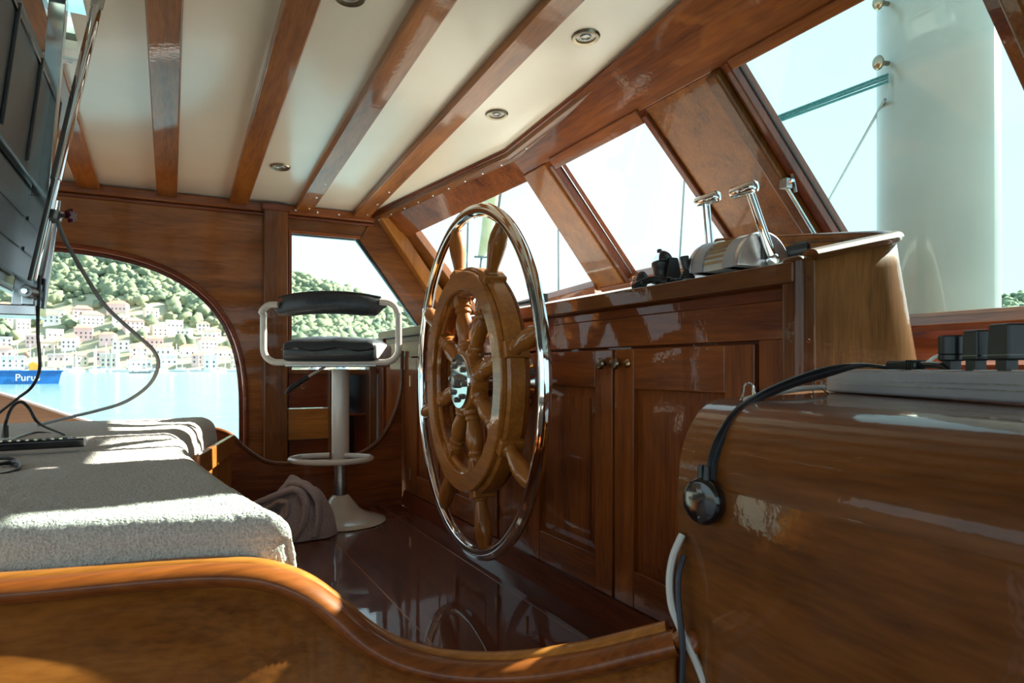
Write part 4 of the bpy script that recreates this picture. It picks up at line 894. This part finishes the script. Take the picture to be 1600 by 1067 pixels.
stay('stay', (872,150), (873,520), 7, .010, 'upright thin stay at the right of the corner windscreen window')
stay('shroud', (722,250), (716,520), 9, .016, 'left thin shroud behind the top of the steering wheel')
stay('shroud', (734,250), (727,520), 9, .014, 'second thin shroud next to the furled sail')
stay('shroud', (790,250), (752,520), 9, .018, 'slanting shroud to the right of the furled sail')
fs = thing('furled_sail', at(752,402,t=9), 'yellowish furled sail hanging on its stay beyond the steering wheel', 'sail')
MB().tube([at(771,230,t=9), at(768,312,t=9), at(760,375,t=9), at(752,402,t=9)], [.10,.10,.085,.05], seg=14).build('sail_roll', 'sailcloth', fs)
MB().tube([at(774,200,t=9), at(744,480,t=9)], .014, seg=6).build('stay', 'stay_wire', fs)
MB().tube([at(752,402,t=8.95)+V((-.10,0,0)), at(752,402,t=8.95)+V((.10,0,.01))], .014, seg=6).build('lashing', 'stay_wire', fs)

# bulwark beyond the arched opening
bw = tag(MB().prism([(-6,4.75,1.25), (-2.6,4.75,.98), (-1.2,4.75,.68), (-.81,4.75,.535), (-.505,4.75,.405), (0,4.75,.22), (1.0,4.75,.05), (2.2,4.75,-.03), (2.2,4.75,-.4), (-6,4.75,-.4)], (0,.06,0)).build('bulwark', 'pale_wood'), 'weathered wooden bulwark with a white cap outside the arched opening', 'bulwark')
bc = MB().tube([(-6,4.78,1.255), (-2.6,4.78,.985), (-1.2,4.78,.685), (-.81,4.78,.54), (-.505,4.78,.41), (0,4.78,.225), (1.0,4.78,.055), (2.2,4.78,-.025)], 1, prof=[(-.036,-.006), (.036,-.006), (.036,.006), (-.036,.006)]).build('cap', 'white_paint', bw)

# ---------------------------------------------------------------- water, shore, town
tag(MB().add([(-3000,-3000,SEA), (3000,-3000,SEA), (3000,3000,SEA), (-3000,3000,SEA)], [(0,1,2,3)]).build('water', 'sea', smooth=0), kind='structure')
crest = [(-900,330), (-300,330), (0,310), (200,285), (350,215), (455,140), (520,120), (600,92), (700,70), (900,58), (1100,48), (1350,60), (1480,104), (1560,108), (1620,114), (1800,110), (2300,90)]
def crest_px(p):
    for (a_, b2), (c, d) in zip(crest, crest[1:]):
        if a_ <= p <= c: return b2+(d-b2)*(p-a_)/(c-a_)
    return 90
def hpoint(px, f, rough=True):       # f: 0 at the shore .. 1 at the crest
    depth = 470+330*f; e = crest_px(px); lo = .22 if px < 700 else .30
    prof = (f/.35)*lo if f < .35 else lo+(1-lo)*((f-.35)/.65)**1.05
    base_z = SEA+.3
    z = base_z+(EYE+e/F*800-base_z)*prof
    u = (px-CX)/F; X = depth*(sn+cs*u); Y = depth*(cs-sn*u)
    if rough: z += (noise.fractal(V((X/70, Y/70, 2)), 1, 2, 4))*9*min(1, f*3)*(1 if px < 700 else .5)
    return V((X, Y, z))
rows = [[hpoint(px, f/26) for px in range(-900, 2301, 16)] for f in range(27)]
rows.insert(0, [p-V((0,0,4)) for p in rows[0]])
hill = MB().grid(rows).build('hillside', 'hill_ground', smooth=60); tag(hill, kind='structure')
rng = np.random.default_rng(5); houses = []
walls = [('wall_white','white'), ('wall_white','white'), ('wall_cream','cream'), ('wall_pink','pink')]
def house(px, f, w, h, wall, col, where, grp, flat):
    p = hpoint(px, f, False) if f < .06 else hpoint(px, f); u = (px-CX)/F; houses.append((p.x, p.y, w*.62))
    rz = -math.atan2(sn+cs*u, cs-sn*u)+rng.uniform(-.35,.35)
    size = 'small' if w < 10 else ('wide' if w > 13 else 'mid-sized'); rows_ = ('one row', 'two rows', 'three rows')[max(1, int(h/3.2))-1]
    t = thing('town_house', p, '%s %s house, %s of windows, %s %s' % (size, col, rows_, 'flat roof' if flat else 'red roof', where), 'house', grp, rz)
    d = w*.8
    MB().box(-w/2, w/2, -d/2, d/2, -4, h).build('walls', wall, t, world=False, smooth=0)
    if flat: MB().box(-w/2-.3, w/2+.3, -d/2-.3, d/2+.3, h, h+.5).build('roof', 'wall_white', t, world=False, smooth=0)
    else: MB().add([(-w/2-.5,-d/2-.5,h), (w/2+.5,-d/2-.5,h), (w/2+.5,d/2+.5,h), (-w/2-.5,d/2+.5,h), (-w*.25,0,h+w*.22), (w*.25,0,h+w*.22)], [(0,1,5,4), (1,2,5), (2,3,4,5), (3,0,4), (0,3,2,1)]).build('roof', 'roof_tile', t, world=False, smooth=0)
    nwin = max(2, int(w/3))
    for r_ in range(max(1, int(h/3.2))):
        m = MB()
        for c in range(nwin):
            x = -w/2+w*(c+.5)/nwin; m.box(x-.55, x+.55, -d/2-.06, -d/2+.02, 1+r_*3.1, 2.5+r_*3.1)
        tag(m.build('window_row', 'dark_glass', t, world=False, smooth=0), kind='stuff')
def town(n, p0, p1, f0, f1, w0, w1, h0, h1, where, grp):
    made = tries = 0
    while made < n and tries < 900:
        tries += 1
        px, f, w, h = rng.uniform(p0, p1), rng.uniform(f0, f1), rng.uniform(w0, w1), rng.uniform(h0, h1); q = hpoint(px, f)
        if any(math.hypot(q.x-a_[0], q.y-a_[1]) < w*.78+a_[2]*1.25 for a_ in houses): continue
        wl2, col = walls[rng.integers(4)]; house(px, f, w, h, wl2, col, where, grp, rng.random() < .38); made += 1
town(30, 4, 388, .012, .05, 8, 14, 5, 10, 'on the waterfront', 'waterfront houses')
town(60, 4, 388, .075, .33, 9, 16, 5, 9, 'above the waterfront', 'hillside houses')
town(14, 470, 645, .012, .17, 8, 13, 5, 8, 'beyond the stool', 'houses beyond the corner window')
# forest: tens of thousands of crowns, one object of kind stuff
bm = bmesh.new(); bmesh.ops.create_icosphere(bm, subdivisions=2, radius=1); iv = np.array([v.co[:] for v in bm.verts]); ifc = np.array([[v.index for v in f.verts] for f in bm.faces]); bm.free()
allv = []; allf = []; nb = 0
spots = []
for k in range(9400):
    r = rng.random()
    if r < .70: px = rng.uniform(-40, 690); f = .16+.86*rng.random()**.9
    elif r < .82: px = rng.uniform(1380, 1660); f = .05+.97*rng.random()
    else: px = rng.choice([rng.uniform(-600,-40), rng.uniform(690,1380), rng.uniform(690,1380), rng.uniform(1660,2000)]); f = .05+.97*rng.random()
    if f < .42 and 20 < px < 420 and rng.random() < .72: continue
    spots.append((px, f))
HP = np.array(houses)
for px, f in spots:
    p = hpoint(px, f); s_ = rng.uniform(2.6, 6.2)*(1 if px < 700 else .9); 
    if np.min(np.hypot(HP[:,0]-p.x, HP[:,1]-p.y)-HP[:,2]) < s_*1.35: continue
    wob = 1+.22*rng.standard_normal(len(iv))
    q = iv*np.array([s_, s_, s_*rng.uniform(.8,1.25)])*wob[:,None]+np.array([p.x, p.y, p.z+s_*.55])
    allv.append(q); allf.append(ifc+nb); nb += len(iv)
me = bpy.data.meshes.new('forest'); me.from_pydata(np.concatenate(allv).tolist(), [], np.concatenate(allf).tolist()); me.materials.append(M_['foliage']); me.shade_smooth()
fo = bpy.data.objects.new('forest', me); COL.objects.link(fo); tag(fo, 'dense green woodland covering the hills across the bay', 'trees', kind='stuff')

tag(MB().grid([[hpoint(px, -.02, False)+V((0,0,z)) for px in range(-200,760,20)] for z in (-1.0,.9)]).build('quay', 'quay'), 'long pale quay wall along the waterline of the town', 'quay')
berths = []
def yacht(px, depth, mh, hl):
    u = (px-CX)/F; p = V((depth*(sn+cs*u), depth*(cs-sn*u), SEA))
    if any((p-q).length < (hl+g)*.42 for q, g in berths): return
    berths.append((p, hl)); rz = rng.uniform(0, 6.28); blue = rng.random() < .35
    t = thing('moored_yacht', p, 'white moored yacht with a %s bare mast and a %s boom cover off the quay' % ('short' if mh < 13.5 else ('tall' if mh > 16.5 else 'middling'), 'blue' if blue else 'white'), 'yacht', 'moored yachts', rz)
    pts = [(hl/2,0), (hl*.3,hl*.1), (0,hl*.14), (-hl/2,hl*.11), (-hl/2,-hl*.11), (0,-hl*.14), (hl*.3,-hl*.1)]
    MB().add([(x*.93,y*.7,-.2) for x, y in pts]+[(x,y,1.2) for x, y in pts], [tuple(range(6,-1,-1)), tuple(range(7,14))]+[(i,(i+1) % 7,7+(i+1) % 7,7+i) for i in range(7)]).build('hull', 'white_paint', t, world=False, smooth=0)
    MB().box(-hl*.25, hl*.15, -hl*.07, hl*.07, 1.2, 1.9).build('cabin', 'white_paint', t, world=False, smooth=0)
    MB().tube([(hl*.08,0,1.2), (hl*.08,0,mh)], .17, seg=6).build('mast', 'white_paint', t, world=False)
    MB().tube([(hl*.08,0,2.4), (-hl*.36,0,2.5)], .18, seg=6).build('boom', 'hull_blue' if blue else 'white_paint', t, world=False)
for k in range(95): yacht(rng.uniform(6, 388) if k < 84 else rng.uniform(470, 640), rng.uniform(400, 455), rng.uniform(11, 19), rng.uniform(9, 14))
# blue working boat with white lettering
u = (40-CX)/F; dpt = 92.0
bp_ = at(52,600,Z=SEA); 
fb_ = thing('work_boat', bp_, 'bright blue flat-sided work boat with white lettering moored off the town', 'boat', rz=-math.atan2(ray(40,575).x, ray(40,575).y))
dB = bp_.y*cs+bp_.x*sn; pxm = dB/F
hx1 = 36*pxm; hx0 = -150*pxm; hh = 21*pxm
MB().prism([(hx0,0,-.2), (hx1-.35,0,-.2), (hx1,0,hh*.75), (hx1+.25,0,hh), (hx0,0,hh-.15)], (0,4.5,0)).build('hull', 'hull_blue', fb_, world=False, smooth=0)
MB().box(hx0, hx1+.3, -.12, .02, hh-.12, hh+.05).build('rubbing_strake', 'hull_blue', fb_, world=False)
MB().box(-64*pxm, -42*pxm, .6, 3.8, hh, hh+1.0).build('wheelhouse', 'white_paint', fb_, world=False)
MB().prism([(-5*pxm,1,hh), (8*pxm,1,hh), (10*pxm,1,hh+.75), (0,1,hh+1.35), (-6*pxm,1,hh+1.0)], (0,1.2,0)).build('crane_cab', 'yellow_paint', fb_, world=False, bevel=.08)
MB().tube([(-8*pxm,1.5,hh), (-10*pxm,1.5,hh+2.6)], .06, seg=6).build('signal_mast', 'white_paint', fb_, world=False)
MB().ball((-8*pxm,1.5,hh+2.4), .35).build('marker_ball', 'roof_tile', fb_, world=False)
text_mesh('Purus', 15*pxm, .02, 'white_paint', 'lettering', fb_, Matrix.Translation((-7*pxm,-.13,hh*.47)) @ Matrix.Rotation(math.pi/2, 4, 'X') @ Matrix.Diagonal((.93,1,1,1)))
sbt = thing('dark_dinghy', at(218,583,Z=SEA), 'small dark boat with a grey cabin crossing the bay', 'boat', rz=-math.atan2(ray(218,575).x, ray(218,575).y))
pxd = (at(218,583,Z=SEA).y*cs+at(218,583,Z=SEA).x*sn)/F
MB().prism([(-14*pxd,0,0), (15*pxd,0,0), (17*pxd,0,2.6*pxd), (-14*pxd,0,2.2*pxd)], (0,2.5,0)).build('hull', 'stay_wire', sbt, world=False, smooth=0)
MB().box(-2*pxd, 10*pxd, .4, 2, 2.2*pxd, 4.5*pxd).build('cabin', 'white_paint', sbt, world=False)

# ---------------------------------------------------------------- small pieces hang under the part they sit on
UNDER = {'helm_stool': {'seam': 'seat_pad', 'worn_patch': 'seat_pad', 'backrest_piping': 'backrest_pad', 'lever_grip': 'lever'},
         'throttle_control': {'lever_boss': 'lever', 'grip': 'lever', 'scale_line': 'drum', 'drum_band': 'drum', 'cheek_slot': 'end_cheek'},
         'steering_wheel': {'hub_plate': 'hub', 'hub_bolt': 'hub', 'centre_nut': 'hub', 'front_facing_ring': 'felloe', 'rear_facing_ring': 'felloe', 'inner_bead': 'felloe', 'spoke_collar': 'spoke'},
         'television': {'rib': 'back_shell', 'vent_slot': 'raised_housing', 'connector_rib': 'connector_housing'},
         'television_bracket': {'pivot_bolt': 'pivot', 'star_knob': 'clamp_collar', 'knob_stem': 'clamp_collar', 'guide_rod': 'channel_plate'},
         'power_strip': {'socket': 'case', 'side_groove': 'case'}, 'remote_control': {'button': 'case', 'navigation_pad': 'case', 'end_window': 'case'},
         'compass': {'dome': 'bowl', 'compass_card': 'bowl', 'top_knob': 'hood'}, 'town_house': {'window_row': 'walls'},
         'downlight': {'retaining_ring': 'lamp_capsule'}, 'inline_plug': {'grip_rib': 'shell'}, 'mast': {'cleat_arm': 'cleat'},
         'network_puck': {'lettering': 'body', 'indicator': 'body'}, 'work_boat': {'lettering': 'hull', 'rubbing_strake': 'hull'}}
def kind_of(o): return o.name.split('.')[0]
for root in [o for o in bpy.data.objects if o.parent is None and kind_of(o) in UNDER]:
    table = UNDER[kind_of(root)]; kids = list(root.children)
    for c in kids:
        if kind_of(c) in table:
            cand = [k for k in kids if kind_of(k) == table[kind_of(c)]]
            mid = lambda o: wm(o) @ (sum((Vector(q) for q in o.bound_box), Vector())/8)
            w = wm(c); best = min(cand, key=lambda k: (mid(k)-mid(c)).length); c.parent = best; c.matrix_basis = wm(best).inverted() @ w
